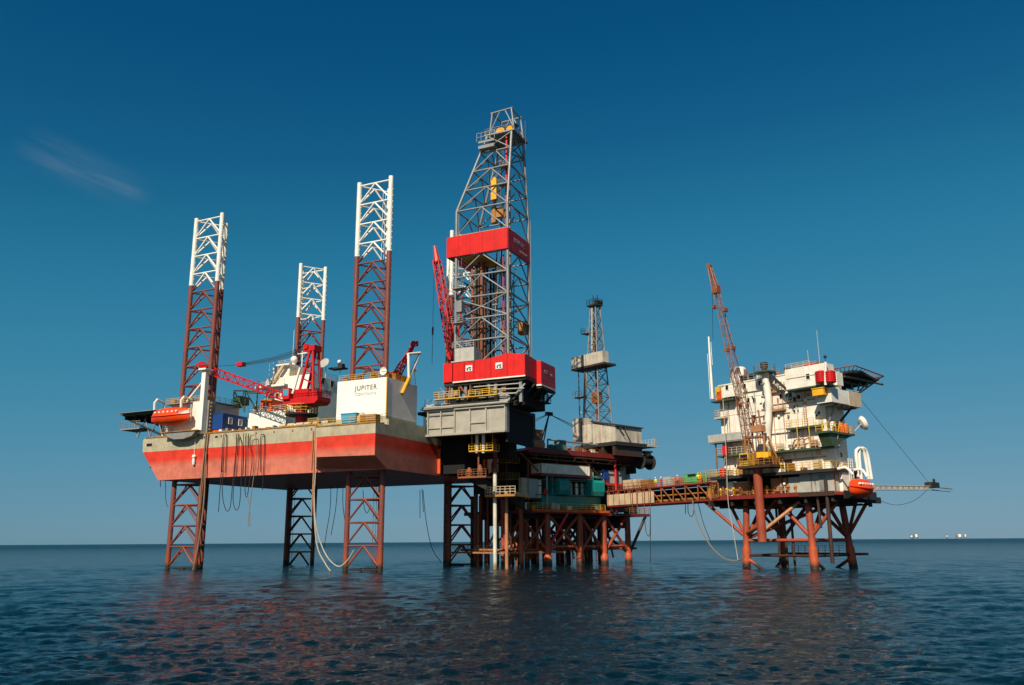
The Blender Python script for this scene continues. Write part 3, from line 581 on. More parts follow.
cr.add('deck_railing', G().rail([(cu - .5, cv - 1.75, dz + 1.1), (cu + 4.5, cv - 1.75, dz + 1.1), (cu + 4.5, cv + 1.7, dz + 1.1)], 1.2, .05, .9), M['crane_red'])
ap = A(313.5, 349, v=cv)
for s_ in (-1, 1):
    cr.strut('gantry_leg', (cu - .2, cv + s_ * 1.1, dz + 1.1), (ap[0], cv + s_ * .7, ap[2]), .24, M['crane_red']); cr.strut('gantry_leg', (cu + 3.1, cv + s_ * 1.1, dz + 1.1), (ap[0] + .5, cv + s_ * .7, ap[2]), .24, M['crane_red'])
for k in range(1, 5):
    t = k / 5; cr.strut('gantry_brace', (cu - .2 + (ap[0] - cu + .2) * t, cv - 1.1 + .4 * t, dz + 1.1 + (ap[2] - dz - 1.1) * t), (cu + 3.1 + (ap[0] + .5 - cu - 3.1) * (t - .12), cv - 1.1 + .4 * t, dz + 1.1 + (ap[2] - dz - 1.1) * (t - .12)), .12, M['crane_red'])
cr.add('gantry_head', G().box(ap[0] - 1.4, ap[0] + 1.0, cv - 1.0, cv + 1.0, ap[2] - .5, ap[2] + .5).tube((ap[0] - .8, cv - 1.2, ap[2] + .3), (ap[0] - .8, cv + 1.2, ap[2] + .3), .5, 12), M['crane_red'])
cr.strut('luffing_cylinder', (cu - .9, cv - 1.5, dz + 2.0), (ap[0] - 1.6, cv - 1.3, ap[2] - 3.4), .22, M['white_clean'])
bt = A(212, 371, v=cv); bh = A(197.5, 366.5, v=cv); bf = (cu - 2.2, cv, dz + 1.2)
bm_ = cr.add('boom', G().lattice(bf, bt, 1.15, 1.35, 16, .1), M['crane_red'])
cr.add('boom_head', G().prism([(bt[0] + .4, bt[2] + .45), (bt[0] + .2, bt[2] - .9), (bt[0] - 1.4, bt[2] - .1), (bh[0], bh[2] - .35), (bh[0], bh[2] + .3), (bh[0] + 1.2, bh[2] + .8)], 'v', cv - .55, cv + .55), M['crane_red'], bm_)
g = G()
blk = A(241, 364.5, v=cv)
for s_ in (-.35, .35):
    g.path(spline([(ap[0] - .8, cv + s_, ap[2] + .6), ((ap[0] + blk[0]) / 2, cv + s_, (ap[2] + blk[2]) / 2 - .12 + .1), (blk[0] + .6, cv + s_, blk[2] + .15)], 5), .05, 4)
    g.path(spline([(ap[0] - .8, cv + s_, ap[2] + .1), ((ap[0] + blk[0]) / 2, cv + s_, (ap[2] + blk[2]) / 2 - .45), (blk[0] + .6, cv + s_, blk[2] - .15)], 5), .05, 4)
g.path([(blk[0] - .6, cv, blk[2]), (bt[0] - .6, cv, bt[2] + .9)], .05, 4)
cr.add('pendant_lines', g, M['rubber'])
cr.add('pendant_block', G().box(blk[0] - .7, blk[0] + .7, cv - .5, cv + .5, blk[2] - .35, blk[2] + .35), M['crane_red'])
# ---- second red boom behind the JUPITER house, on its own little pedestal
q0 = A(395, 378, v=-2); q1 = A(414, 344, v=-2)
c2 = Thing('small_deck_crane', 'red crane boom pointing up right behind the JUPITER house', 'crane', FA, (q0[0], -2, ZD))
c2.tube('pedestal', (q0[0], -2, ZD), (q0[0], -2, q0[2] - .6), .7, M['crane_red'])
c2.box('cab', q0[0] - 1.1, q0[0] + .9, -3, -1, q0[2] - .6, q0[2] + 1, M['crane_red'])
md = Vector(q0).lerp(Vector(q1), .45)
c2.add('boom', G().lattice(q0, md, 1.1, .9, 5, .12).tube(md, q1, .62, 8, .34), M['crane_red'])
c2.add('boom_tip', G().box(q1[0] - .5, q1[0] + .7, -2.4, -1.6, q1[2] - .4, q1[2] + .5), M['crane_red'])
# ---- white davit on the roof edge
q0 = A(402, 394, u=23.9); q1 = A(420, 353, u=23.9); q2 = A(408.5, 355, u=23.9); q3 = A(409, 386, u=23.9)
dv = Thing('roof_davit', 'white and yellow A-shaped davit on the right edge of the JUPITER house', 'davit', FA, (23.9, q0[1], 28.5))
mid = Vector(q0).lerp(Vector(q1), .45)
dv.strut('raking_leg', (23.9, q0[1], q0[2]), mid, .3, M['yellow']); dv.strut('raking_leg', mid, q1, .24, M['white_clean']); dv.strut('upright', q3, q2, .24, M['white_clean']); dv.strut('cross_beam', (23.9, q2[1] - .2, q2[2] + .1), q1, .24, M['white_clean'])
dv.add('hook_line', G().tube(A(414, 362, u=23.9), A(415, 380, u=23.9), .05, 4).ball(A(415, 370, u=23.9), .3), M['yellow'])
# ---- dish on the JUPITER roof
q = A(383.5, 371, v=-18.2)
sdh = Thing('satellite_dish', 'round white satellite dish on the roof of the JUPITER house', 'satellite dish', FA, (q[0], -18, 30.15))
g = G(); n = 18
g.poly([(q[0] + .66 * math.cos(2 * math.pi * k / n), -18.3, q[2] + .66 * math.sin(2 * math.pi * k / n)) for k in range(n)] + [(q[0] + .35 * math.cos(2 * math.pi * k / n), -18.15, q[2] + .35 * math.sin(2 * math.pi * k / n)) for k in range(n)] + [(q[0] + .5 * math.cos(2 * math.pi * k / n), -17.9, q[2] + .5 * math.sin(2 * math.pi * k / n)) for k in range(n)],
       [(k, (k + 1) % n, n + (k + 1) % n, n + k) for k in range(n)] + [(k, 2 * n + k, 2 * n + (k + 1) % n, (k + 1) % n) for k in range(n)] + [tuple(range(n, 2 * n)), tuple(range(3 * n - 1, 2 * n - 1, -1))])
sdh.add('reflector', g, M['white_clean']); sdh.tube('post', (q[0], -17.9, 30.15), (q[0], -17.9, q[2]), .12, M['grey'])

# ------------------------------------------------------------------ cantilever
ca = Thing('cantilever', 'pale grey steel cantilever beams running out from the jack-up under the drill floor', 'cantilever', FA, (31.5, 0, 21.7))
xs = [A(px, 420, v=-7)[0] for px in (428, 441, 454.5, 470, 486, 505)]; zb, ztp = 21.75, 26.25
for i in range(5):
    x0, x1 = xs[i], xs[i + 1]
    pn = ca.add('web_panel', G().box(x0 + .12, x1 - .12, -6.85, -6.2, zb + .3, ztp - .3), M['cant_grey'])
    ca.box('web_stiffener', x1 - .11, x1 + .11, -7.12, -6.2, zb + .05, ztp - .05, M['cant_grey'])
    if i < 2: ca.box('panel_bar', x0 + .12, x1 - .12, -7.05, -6.86, zb + 1.25, zb + 1.5, M['cant_grey'], pn); ca.box('panel_shelf', x0 + .12, x1 - .12, -7.05, -6.86, ztp - 1.1, ztp - .85, M['mid_grey'], pn)
    if i == 3: ca.box('panel_bar', x0 + .12, x1 - .12, -7.05, -6.86, zb + 1.7, zb + 1.95, M['cant_grey'], pn)
ca.box('web_stiffener', xs[0] - .11, xs[0] + .11, -7.12, -6.2, zb + .05, ztp - .05, M['cant_grey'])
ca.add('bottom_flange', G().box(xs[0] - .3, xs[5] + .1, -7.25, -5.9, zb - .05, zb + .3), M['cant_grey'])
ca.add('top_flange', G().box(xs[0] - .3, xs[5] + .1, -7.25, -5.9, ztp - .3, ztp), M['cant_grey'])
ca.add('girder_nose', G().prism([(xs[5] + .1, -7.0), (xs[5] + .25, -6.8), (xs[5] + .3, -6.0), (xs[5] + .1, -6.0)], 'z', zb, ztp), M['mid_grey'])
ca.add('rear_girder', G().box(22, xs[5], 4.4, 5.4, zb, ztp), M['dark'])
ca.add('cantilever_deck', G().box(22, xs[5] - .05, -6.15, 4.35, ztp - .55, ztp - .06), M['dark'])
for k in range(6): ca.box('cross_beam', 24.6 + k * 2.6, 25.0 + k * 2.6, -6.15, 4.35, zb, ztp - .56, M['dark'])
ca.box('end_plate', xs[5] - .4, xs[5] - .06, -5.9, 4.3, 20.2, ztp - .6, M['black'])  # end painted black for the shadow at the cantilever's open end
ca.add('underdeck_shade', G().box(24.4, 29, -2.0, 5.0, 15.8, zb - .1).box(29, 36, .5, 4.2, 18.6, zb - .1), M['black'])  # black blocks standing in for shadow and dirt under the cantilever
ca.add('pipe_deck', G().box(xs[0] - 1.2, xs[2], -7.6, -5.8, ztp + .004, ztp + .15).box(xs[0] - 1, xs[0] + 1.2, -7.4, -6.2, ztp + .15, ztp + .55).box(xs[0] + 2.2, xs[0] + 3, -7.4, -6.4, ztp + .15, ztp + .5), M['mid_grey'])
ca.add('pipe_run', G().path(spline([(24.5, -7.35, ztp + .35), (30, -7.4, ztp + .3), (38.5, -7.4, ztp + .25), (39.7, -7.4, ztp + .35), (40.1, -7.4, ztp + .9), (39.6, -7.4, ztp + 1.35), (38.6, -7.4, ztp + 1.35), (37.5, -7.2, ztp + 1.4)]), .2, 8), M['cant_grey'], smooth=True)
for px in (477, 483.5):
    q0 = A(px, 433, v=-5); q1 = A(px, 453, v=-5); ca.tube('hanging_pipe', (q0[0], -5, zb), (q0[0], -5, q1[2]), .28, M['white'])
q0 = A(470, 451, v=-5); q1 = A(494, 449, v=-5)
ca.add('hung_platform', G().box(q0[0], q1[0], -5.4, -3, q0[2] - .2, q0[2]).rail([(q0[0], -5.4, q0[2]), (q1[0], -5.4, q0[2]), (q1[0], -3, q0[2])], 1.1, .05, 1).tube((q0[0] + .3, -4.9, q0[2]), (q0[0] + .3, -4.9, zb), .06, 4).tube((q1[0] - .3, -4.9, q0[2]), (q1[0] - .3, -4.9, zb), .06, 4), M['yellow'])
g = G(); q = A(448, 470, v=-8)
g.box(24.35, 24.9, -3.2, -2.9, 15.8, 20).box(24.35, 24.9, -1.9, -1.7, 16.5, 20).box(24.35, 24.8, -2.9, -1.9, 17.4, 17.7)
ca.add('ladder_frame', g, M['orange_box'])
q = A(474, 476, v=-6)
ca.add('valve_station', G().box(q[0] - 3, q[0] + 2.2, -6, -4, q[2] - .3, q[2]).rail([(q[0] - 3, -6, q[2]), (q[0] + 2.2, -6, q[2])], 1.1, .05, .8).lathe((q[0] - 1.4, -5, q[2]), [(.5, 0), (.55, .8), (.2, 1.5)], 10).lathe((q[0] + .6, -5, q[2]), [(.4, 0), (.5, 1), (.2, 1.9)], 10).tube((q[0], -4.4, q[2]), (q[0], -4.4, zb), .15), M['rust'])
# ------------------------------------------------------------------ drill floor
df = Thing('drill_floor', 'red panelled drill floor with yellow walkways on top of the cantilever', 'drill floor', FA, (34, 0, 26.3))
segs = [(443.2, 452.4, 363.5, 363.2, 381.2, 380.2), (452.9, 464.2, 363.4, 362, 379.4, 378.1), (464.2, 474, 362, 361, 378.1, 377.3), (474, 490.8, 360.6, 357.9, 377.3, 375.9), (490.8, 507.2, 357.9, 353, 375.9, 374.4), (507.2, 525, 352.6, 354.5, 374.4, 372.8)]
for a_, b_, t0_, t1_, c0_, c1_ in segs:
    P0, P1, P2, P3 = (A(a_ + .12, c0_, v=-8), A(b_ - .12, c1_, v=-8), A(b_ - .12, t1_, v=-8), A(a_ + .12, t0_, v=-8))
    pn = df.add('windwall_panel', G().prism([(P0[0], 30.55), (P1[0], 30.55), (P2[0], P2[2]), (P3[0], P3[2])], 'v', -8, -7.8), M['red'])
    n = max(1, int((P1[0] - P0[0]) / .9)); g = G()
    for k in range(n + 1):
        t = k / n; x = P0[0] + .05 + (P1[0] - P0[0] - .1) * t; zt_ = P3[2] + (P2[2] - P3[2]) * t; g.box(x - .04, x + .04, -8.045, -8.001, 30.6, zt_ - .05)
    df.add('panel_rib', g, M['red'], pn, kind='stuff')
UR = A(525, 372.8, v=-8)[0]
df.add('floor_trim', G().box(A(453, 380, v=-8)[0], UR + .08, -8.12, -7.9, 30.32, 30.53), M['white'])
df.add('floor_slab', G().box(28.1, UR, -7.75, 5, 29.9, 30.5), M['dark'])
for k in range(3):
    v0 = -7.78 + k * 1.55; df.box('windwall_panel', UR - .2, UR, v0, v0 + 1.5, 30.55, 34.1 - .1 * k, M['red'])
V2, U2 = -3.3, UR + .85
df.box('windwall_panel', UR + .02, U2, V2, V2 + .2, 29.75, 33.75, M['red'])
for k in range(5):
    v0 = V2 + .22 + k * 1.17; df.box('windwall_panel', U2 - .2, U2, v0, v0 + 1.14, 29.75, 33.7, M['red'])
df.add('floor_trim', G().box(UR + .02, U2 + .08, V2 - .1, V2 + .02, 29.5, 29.74).box(U2 - .05, U2 + .08, V2 + .03, 2.7, 29.5, 29.73), M['white'])
df.add('side_floor', G().box(UR + .01, U2 - .06, V2 + .1, 2.7, 29.1, 29.48), M['dark'])
df.text('side_lettering', 'GSP', .9, (U2 + .005, -1.2, 32.1), M['letters_dull'], 'u', bold=.02); df.text('side_lettering', 'RIG', .8, (U2 + .005, 1.3, 31.9), M['letters_dull'], 'u')
for px, py in ((469, 368.3), (499, 365.6)):
    q = A(px, py, v=-8.05); df.box('white_sign', q[0] - .62, q[0] + .62, -8.09, -8.05, q[2] - .52, q[2] + .52, M['letters_white'])
    df.add('sign_mark', G().box(q[0] - .42, q[0] - .15, -8.11, -8.091, q[2] - .4, q[2] + .1).box(q[0] - .1, q[0] + .42, -8.11, -8.091, q[2] - .05, q[2] + .2).box(q[0] + .1, q[0] + .42, -8.11, -8.091, q[2] - .4, q[2] - .15), M['letters'])
df.box('rear_wall', 28.2, UR, 4.8, 5.0, 30.55, 34, M['red']); df.box('rear_wall', 28.0, 28.2, -7.7, 4.7, 30.55, 33.8, M['red'])
# substructure between cantilever and floor
for px in (452, 466, 496, 521):
    q = A(px, 390, v=-7.2); df.box('column', q[0] - .25, q[0] + .25, -7.4, -6.9, 26.35, 29.9, M['galv'])
df.add('skid_beam', G().box(27.6, 39.8, -7.5, -6.6, 26.32, 27.0).box(28.6, 38, -7.3, -6.6, 27.5, 27.9), M['cant_grey'])
df.add('dark_core', G().box(29.5, 41.5, -4.5, 4.2, 26.35, 29.85), M['black'])  # plain black box filling the core of the substructure
df.add('machinery', G().box(30.2, 32.4, -6.7, -5, 27.0, 29.2).lathe((33.8, -6, 27), [(.7, 0), (.75, 1.4), (.4, 2)], 12).lathe((36.2, -6, 27), [(.6, 0), (.6, 1.8), (.3, 2.4)], 12).box(37.6, 39.4, -6.6, -5, 27, 28.8), M['mid_grey'])
df.box('blue_tank', 31.0, 32.3, -7.0, -6.2, 27.95, 29.0, M['sky_blue'])
wz = 27.75
df.add('walkway', G().box(26.6, 38.4, -8.6, -7.55, wz - .15, wz), M['yellow'])
df.add('walkway_railing', G().rail([(26.6, -7.6, wz), (26.6, -8.55, wz), (31.5, -8.55, wz)], 1.15, .06, 1).rail([(33.2, -8.55, wz + .1), (38.3, -8.55, wz + .1)], .9, .07, 1.2), M['yellow'])
df.add('pipe_rails', G().tube((34, -8.2, 29.3), (42.6, -8.2, 29.2), .1).tube((37.5, -8.2, 28.6), (43, -8, 28.4), .1).path([(38.4, -8.2, 27.8), (41.6, -8, 27.7), (43, -7.6, 29.2)], .13), M['grey'])
for k in range(4):
    v0 = -6 + k * 2.9; df.strut('floor_strut', (UR - .5, v0, 29.8), (39.5, v0, 26.4), .25, M['dark']); df.strut('floor_strut', (U2 - .4, v0 + 1, 29.5), (UR - 3, v0 + 1, 26.5), .2, M['dark'])
q = A(541, 400, u=42)
df.add('hung_basket', G().box(41.2, 43.2, q[1] - 2.5, q[1] + 1.5, 27.3, 27.5).rail([(43.2, q[1] - 2.5, 27.5), (43.2, q[1] + 1.5, 27.5)], 1.2, .06, 1).tube((42.8, q[1] - 2, 27.5), (42.8, q[1] - 2, 29.9), .1).tube((42.8, q[1] + 1, 27.5), (42.8, q[1] + 1, 29.9), .1), M['dark'])
q0 = A(455, 359.5, v=-7.4); q1 = A(474, 346.5, v=-7.4)
dg_ = df.box('doghouse', q0[0], q1[0], -7.4, -4.6, 34.15, q1[2], M['grey'])
df.add('doghouse_rail', G().rail([(q0[0] - .5, -7.5, q1[2]), (q1[0], -7.5, q1[2])], 1.0, .04).box(q0[0] - .6, q1[0] + .1, -7.6, -4.6, 33.95, 34.149), M['grey'], dg_)
# ------------------------------------------------------------------ derrick
dk = Thing('drilling_derrick', 'tall galvanised lattice drilling derrick with a red windwall band', 'derrick', FA, (33.6, 0, 30.5))
UL, URd, VN, VR = 28.7, 38.8, -5.0, 3.9
def corners(z):
    t = max(0.0, (z - 62.3) / (77 - 62.3))
    return [(UL + 5.1 * t, VN + 2.2 * t, z), (URd - .1 * t, VN + 2.2 * t, z), (URd - .1 * t, VR - 1.6 * t, z), (UL + 5.1 * t, VR - 1.6 * t, z)]
for k in range(4):
    dk.strut('main_leg', corners(30.5)[k], corners(62.3)[k], .27, M['galv']); dk.strut('main_leg', corners(62.3)[k], corners(77)[k], .24, M['galv'])
lv_ = [34.2, 38.1, 42.0, 45.9, 49.8, 53.6, 57.6, 62.3, 66.3, 70.0, 73.6, 77]
for i, z in enumerate(lv_):
    cs = corners(z)
    for k in range(4):
        p_, q_ = Vector(cs[k]), Vector(cs[(k + 1) % 4]); dk.strut('girt', p_, q_, .14 if k else .16, M['galv'])
        if i + 1 < len(lv_):
            up = corners(lv_[i + 1]); a_, b_ = Vector(up[k]), Vector(up[(k + 1) % 4])
            if lv_[i] == 53.6: continue
            if i in (2,) or i == 10:
                dk.strut('brace', p_, b_, .13, M['galv']); dk.strut('brace', q_, a_, .13, M['galv'])
            elif i == 0:
                dk.strut('brace', p_.lerp(q_, .5), a_, .15, M['galv']); dk.strut('brace', p_.lerp(q_, .5), b_, .15, M['galv'])
            else:
                dk.strut('brace', p_, a_.lerp(b_, .5), .13, M['galv']); dk.strut('brace', q_, a_.lerp(b_, .5), .13, M['galv'])
z0, z1 = 53.65, 57.45
W0 = A(447, 240, v=VN - .4)[0]
n = 5
for k in range(n):
    x0 = W0 + (39.0 - W0) * k / n; x1 = W0 + (39.0 - W0) * (k + 1) / n - .03
    wp = dk.box('windwall_panel', x0, x1, VN - .5, VN - .35, z0, z1, M['red']); g = G()
    for j in range(6): g.box(x0 + .2 + j * .38, x0 + .3 + j * .38, VN - .54, VN - .501, z0 + .06, z1 - .06)
    dk.add('panel_rib', g, M['red'], wp, kind='stuff')
for k in range(4):
    v0 = VN - .33 + k * 2.35; dk.box('windwall_panel', 38.92, 39.06, v0, v0 + 2.32, z0, z1, M['red'])
for k in range(4): dk.box('windwall_panel', W0 + .0, W0 + .15, VN - .33 + k * 2.35, VN + 1.99 + k * 2.35, z0, z1, M['red'])
dk.add('windwall_frame', G().box(W0, 39.0, VN - .3, VN - .2, z0 + .2, z0 + .5).box(W0, 39.0, VN - .3, VN - .2, z1 - .5, z1 - .2).box(38.75, 38.9, VN, VR, z0 + .2, z0 + .5), M['galv'])
dk.text('windwall_lettering', 'BENTEC', 1.15, (39.065, -.6, 56.0), M['letters_dull'], 'u', bold=.02); dk.text('windwall_lettering', 'DRILLING', .7, (39.065, 1.2, 54.6), M['letters_dull'], 'u')
dk.add('monkey_board', G().box(29, 34, -4.4, 3.5, 53.7, 53.9).rail([(29, -4.4, 53.9), (34, -4.4, 53.9)], 1.1, .05), M['yellow'])
# crown
dk.add('crown_platform', G().box(33.2, 39.3, -3.1, 3.1, 77, 77.3), M['galv'])
dk.add('crown_railing', G().rail([(33.3, -3, 77.3), (39.2, -3, 77.3), (39.2, 3, 77.3), (33.3, 3, 77.3), (33.3, -3, 77.3)], 1.1, .04), M['galv'])
for u_ in (35.6, 37.8):
    g = G(); n = 16
    g.path([(u_ + .75 * math.cos(2 * math.pi * k / n), -1.2, 78.19 + .75 * math.sin(2 * math.pi * k / n)) for k in range(n + 1)], .22, 6).tube((u_, -1.5, 78.19), (u_, -.9, 78.19), .5, 12)
    dk.add('crown_sheave', g, M['bright_orange_yellow'], smooth=True)
for v_ in (-2, 2):
    dk.strut('gin_pole_leg', (33.8, v_, 77.25), (34.4, v_, 81.93), .17, M['galv']); dk.strut('gin_pole_leg', (38.9, v_, 77.25), (38.3, v_, 82.1), .17, M['galv'])
    dk.strut('gin_pole_brace', (33.8, v_, 77.85), (36, v_, 82.02), .12, M['galv']); dk.strut('gin_pole_brace', (38.9, v_, 77.85), (37, v_, 82.02), .12, M['galv'])
    dk.strut('gin_pole_beam', (34.1, v_, 81.93), (38.6, v_, 82.1), .17, M['galv'])
for u_ in (34.3, 38.3): dk.strut('gin_pole_beam', (u_, -2, 82.02), (u_, 2, 82.02), .15, M['galv'])
dk.box('crown_beam', 34.4, 38.6, -.5, .5, 79.21, 79.72, M['dark'])
dk.add('crown_ladder', G().lattice((39.5, 1.5, 75), (39.5, 1.5, 80.91), .7, .7, 9, .05), M['galv'])
q = A(491, 135, v=-3)
bk = dk.add('crown_basket', G().box(q[0] - 1.9, q[0] + 1.3, -4.4, -3.15, 74, 74.2).box(q[0] - 1.9, q[0] + 1.3, -4.4, -4.3, 75.1, 75.5).box(q[0] - 1.9, q[0] + 1.3, -4.4, -4.3, 74.2, 74.6), M['galv'])
dk.add('basket_rail', G().rail([(q[0] - 2.2, -4.4, 75.5), (q[0] + 1.4, -4.4, 75.5)], 1.6, .07, 1.0, 2), M['galv'], bk)
# inner works
dk.strut('standpipe', (37.6, -4.2, 34.2), (37.6, -4.2, 53), .16, M['crane_red']); dk.strut('standpipe', (37.5, -2.9, 57.5), (37.4, -2.2, 76.6), .2, M['bright_red'])
dk.add('ladder_cage', G().lattice((30.2, -5.8, 36), (30.2, -5.8, 53), 1.0, 1.0, 18, .05), M['galv'])
for z in (41, 47.2): dk.add('side_platform', G().box(28.9, 31.2, -7.0, -5.3, z, z + .15).rail([(28.9, -7, z + .15), (31.2, -7, z + .15)], 1.1, .05, 1), M['galv'])
dk.box('side_locker', 29.6, 30.8, -6.8, -5.6, 43, 45, M['galv'])
dk.add('guide_rails', G().box(34.6, 34.8, .8, 1.1, 34, 76).box(36.4, 36.6, .8, 1.1, 34, 76), M['mid_grey'])
dk.add('crossing_pipes', G().path(spline([(29.2, -4.4, 35), (31.5, -4, 39), (34.5, -4, 42.6)]), .1).path(spline([(35, 2, 34.5), (35.5, 2.4, 45), (36.6, 3, 53)]), .14).tube((36.2, -4.5, 34.2), (36.2, -4.5, 45.5), .1).box(35.7, 36.7, -4.7, -4.3, 41, 41.2).box(35.7, 36.7, -4.7, -4.3, 44, 44.2), M['galv'])
dk.add('winch_unit', G().box(37.2, 38.6, 2.4, 3.8, 40.3, 42.6).lathe((37.6, -2.6, 38.6), [(.5, 0), (.6, .8), (.3, 1.6)], 10), M['ochre'])
# drill pipe stands racked in the derrick
for i in range(3):
    for j in range(4):
        x, y = 30.9 + j * .62 + .1 * i, -3.0 + i * 2.1; g = G().tube((x, y, 30.55), (x + random.uniform(-.1, .1), y, 53.2 + random.uniform(-1, .6)), .24, 8)
        solo('drill_pipe_stand', 'brown drill pipe stand racked upright in the tall derrick', 'drill pipe', FA, g, M['dark_brown'] if (i + j) % 3 else M['rust'], 'drill pipe stands in the derrick', True)
tb = Thing('travelling_block', 'yellow travelling block and top drive hanging high in the derrick', 'travelling block', FA, (35.6, -.6, 58.3))
zb_ = A(494.5, 200, v=-.8); zt_ = A(494.5, 181, v=-.8); u_ = zb_[0]
tb.add('block', G().box(u_ - .55, u_ + .55, -1.2, -.3, zb_[2], zt_[2]).lathe((u_, -.75, zt_[2]), [(.5, 0), (.35, .5), (.1, .8)], 10), M['bright_orange_yellow'])
tb.add('hook', G().tube((u_, -.75, zb_[2] - 1.1), (u_, -.75, zb_[2]), .35, 10), M['black'])
zd0 = A(500, 222, v=-.8)[2]; zd1 = A(500, 206, v=-.8)[2]
tb.add('top_drive', G().box(u_ - .5, u_ + .4, -1.2, -.2, zd0, zd1).box(u_ + .4, u_ + 1.9, -1.1, -.3, zd0 + .9, zd1 - .7).path([(u_ + .4, -.7, zd1 - .2), (u_ + 1.5, -.7, zd1 - .4), (u_ + 2.1, -.7, zd0 + .6)], .18), M['ochre'])
for k in range(4): tb.tube('drilling_line', (u_ - .35 + .23 * k, -.75, zt_[2] + .2), (35.9 + .4 * k, -.75, 78), .035, M['mid_grey'], n=5)
tb.tube('hook_rod', (u_, -.75, zb_[2] - 1), (u_, -.75, zd1), .12, M['mid_grey'])
# ---- third red crane, boom raised beside the derrick
q0 = A(452, 352, v=9.0); q1 = A(434.5, 246, v=9.0)
c3 = Thing('raised_crane', 'red crane with lattice boom raised steeply left of the derrick', 'crane', FA, (q0[0], 9.0, 30))
c3.tube('pedestal', (q0[0], 9.6, 30), (q0[0], 9.6, q0[2] - 1.6), .9, M['crane_red']); c3.box('cab', q0[0] - .7, q0[0] + .9, 8.4, 10.4, q0[2] - 1.6, q0[2] + .2, M['crane_red'])
c3.add('boom', G().lattice(q0, Vector(q0).lerp(Vector(q1), .86), 1.5, 1.2, 13, .14, rb=.09), M['crane_red'])
c3.add('boom_head', G().tube(Vector(q0).lerp(Vector(q1), .84), q1, .75, 8, .3), M['crane_red'])
h1 = A(433, 330, v=9.0)
c3.add('hook_line', G().tube((q1[0], 9, q1[2]), (q1[0] - .15, 9, A(432, 364, v=9.0)[2]), .05, 4).tube((q1[0] - .1, 9, h1[2] - 1), (q1[0] - .1, 9, h1[2] + .6), .18, 8), M['rubber'])
for k in (.25, .5): 
    pm = Vector(q0).lerp(Vector(q1), k + .1); c3.strut('pendant', (q0[0] + 2.2, 9, q0[2] + 7 + 8 * k), pm, .06, M['crane_red'])
c3.strut('gantry', (q0[0] + 1, 9, q0[2]), (q0[0] + 2.2, 9, q0[2] + 11), .2, M['crane_red'])
# ------------------------------------------------------------------ hoses and lines
def hose(pxs, label, mat='rubber', r=.09, F=FA, u=None, v=None, group='hoses hanging over the hull side', name='hose', cat='hose'):
    pts = []
    for i, p_ in enumerate(pxs):
        q_ = F.at(p_[0], p_[1], u=u, v=v) if len(p_) == 2 else p_
        pts.append(q_)
    return solo(name, label, cat, F, G().path(spline(pts, 6), r, 6), M[mat], group, True)
VH = VF - .32
hl = [[(222, 472), (222.5, 450), (223.5, 436), (225, 434.2), (226.5, 436), (226, 455), (225, 473)],
      [(218.5, 512), (220, 490), (221, 476), (222, 455)],
      [(223, 470), (222.5, 495), (226, 510), (230, 508), (232, 490), (236, 450), (236.5, 434)],
      [(237, 437), (235, 470), (233, 498), (236, 510), (240, 500), (242, 450), (240, 437.5), (238.5, 437), (237.5, 455)],
      [(246, 433), (246, 470), (245, 490), (247, 497), (249, 485), (252, 462), (251, 450), (248.5, 445), (248.5, 433.5)],
      [(249, 445), (250, 437), (253.5, 435), (256, 438), (256, 460), (252.5, 485), (250, 505), (248.5, 520), (248, 525), (250, 524), (249.5, 510), (247, 493)],
      [(260.5, 472), (260.3, 450), (261, 436), (263, 434.5), (264.4, 437), (264, 460), (262.5, 490)],
      [(243.5, 433.5), (243.8, 450), (243, 475)]]
for i, h in enumerate(hl):
    hose(h, 'rubber hose on the hull side, ' + ['leftmost narrow loop of the bunch', 'short straight end at the far left', 'long loop left of the middle', 'loop just left of the middle pair', 'loop in the middle of the bunch', 'tan one dropping lowest of the bunch', 'rightmost loop of the bunch', 'short straight drop in the middle'][i], 'rubber' if i != 5 else 'tan_hose', .065, v=VH - .22 * (i % 3))
hose([(316.5, 428), (315.5, 470), (314, 505), (317, 545), (325, 563), (330.5, 571)], 'long pale hose dropping from the hull into the sea left of the near right leg', 'rope', .10, v=VF - .6)
hose([(314, 485), (316, 525), (325, 553), (337, 566), (346, 562), (354, 550)], 'pale rope sagging from the hull to the near right leg', 'rope', .09, v=VF - 1.0)
hose([(206, 452), (204, 500), (199, 540), (195, 562), (193, 570)], 'tan hose running down beside the near left leg', 'tan_hose', .13, v=VF - .5)
hose([(165.5, 479), (165.8, 500), (168, 507)], 'thin dark line hanging under the bow corner', 'rubber', .05, v=-16)
hose([(160.5, 478), (160.5, 487)], 'short dark line with a shackle under the bow', 'rubber', .07, v=-16)
for k, h in enumerate([[(331, 486), (330, 510), (326.5, 532), (324, 548)], [(337.5, 487), (335.5, 510), (331, 535)], [(343, 488), (343, 505), (346, 527), (349, 529)], [(347, 489), (347, 497), (350, 505)], [(363, 490), (364, 506), (367, 513), (371, 505)], [(420, 490), (420, 518)], [(423, 490), (426, 520), (432, 548), (441, 562)], [(422, 489), (423.5, 512)]]):
    hose(h, 'thin dark line hanging below the hull, ' + ['far left of the near right leg', 'second from the left beside the near right leg', 'with a curl against the near right leg', 'short, left side of the near right leg', 'looping inside the near right leg', 'left of the three under the stern', 'long, sagging to the far right leg', 'shortest under the stern'][k], 'rubber', .06, v=9, group='lines under the hull')
solo('lamp_float', 'small white float hung on a line against the red hull near the bow', 'float', FA, G().ball((-15.9, VF - .3, 19.3), .36).lathe((-15.9, VF - .3, 17.9), [(.22, 0), (.28, .7), (.2, 1.2)], 8).tube((-15.9, VF - .3, 19.6), (-15.9, VF - .3, ZD), .04, 4), M['white_clean'], smooth=True)

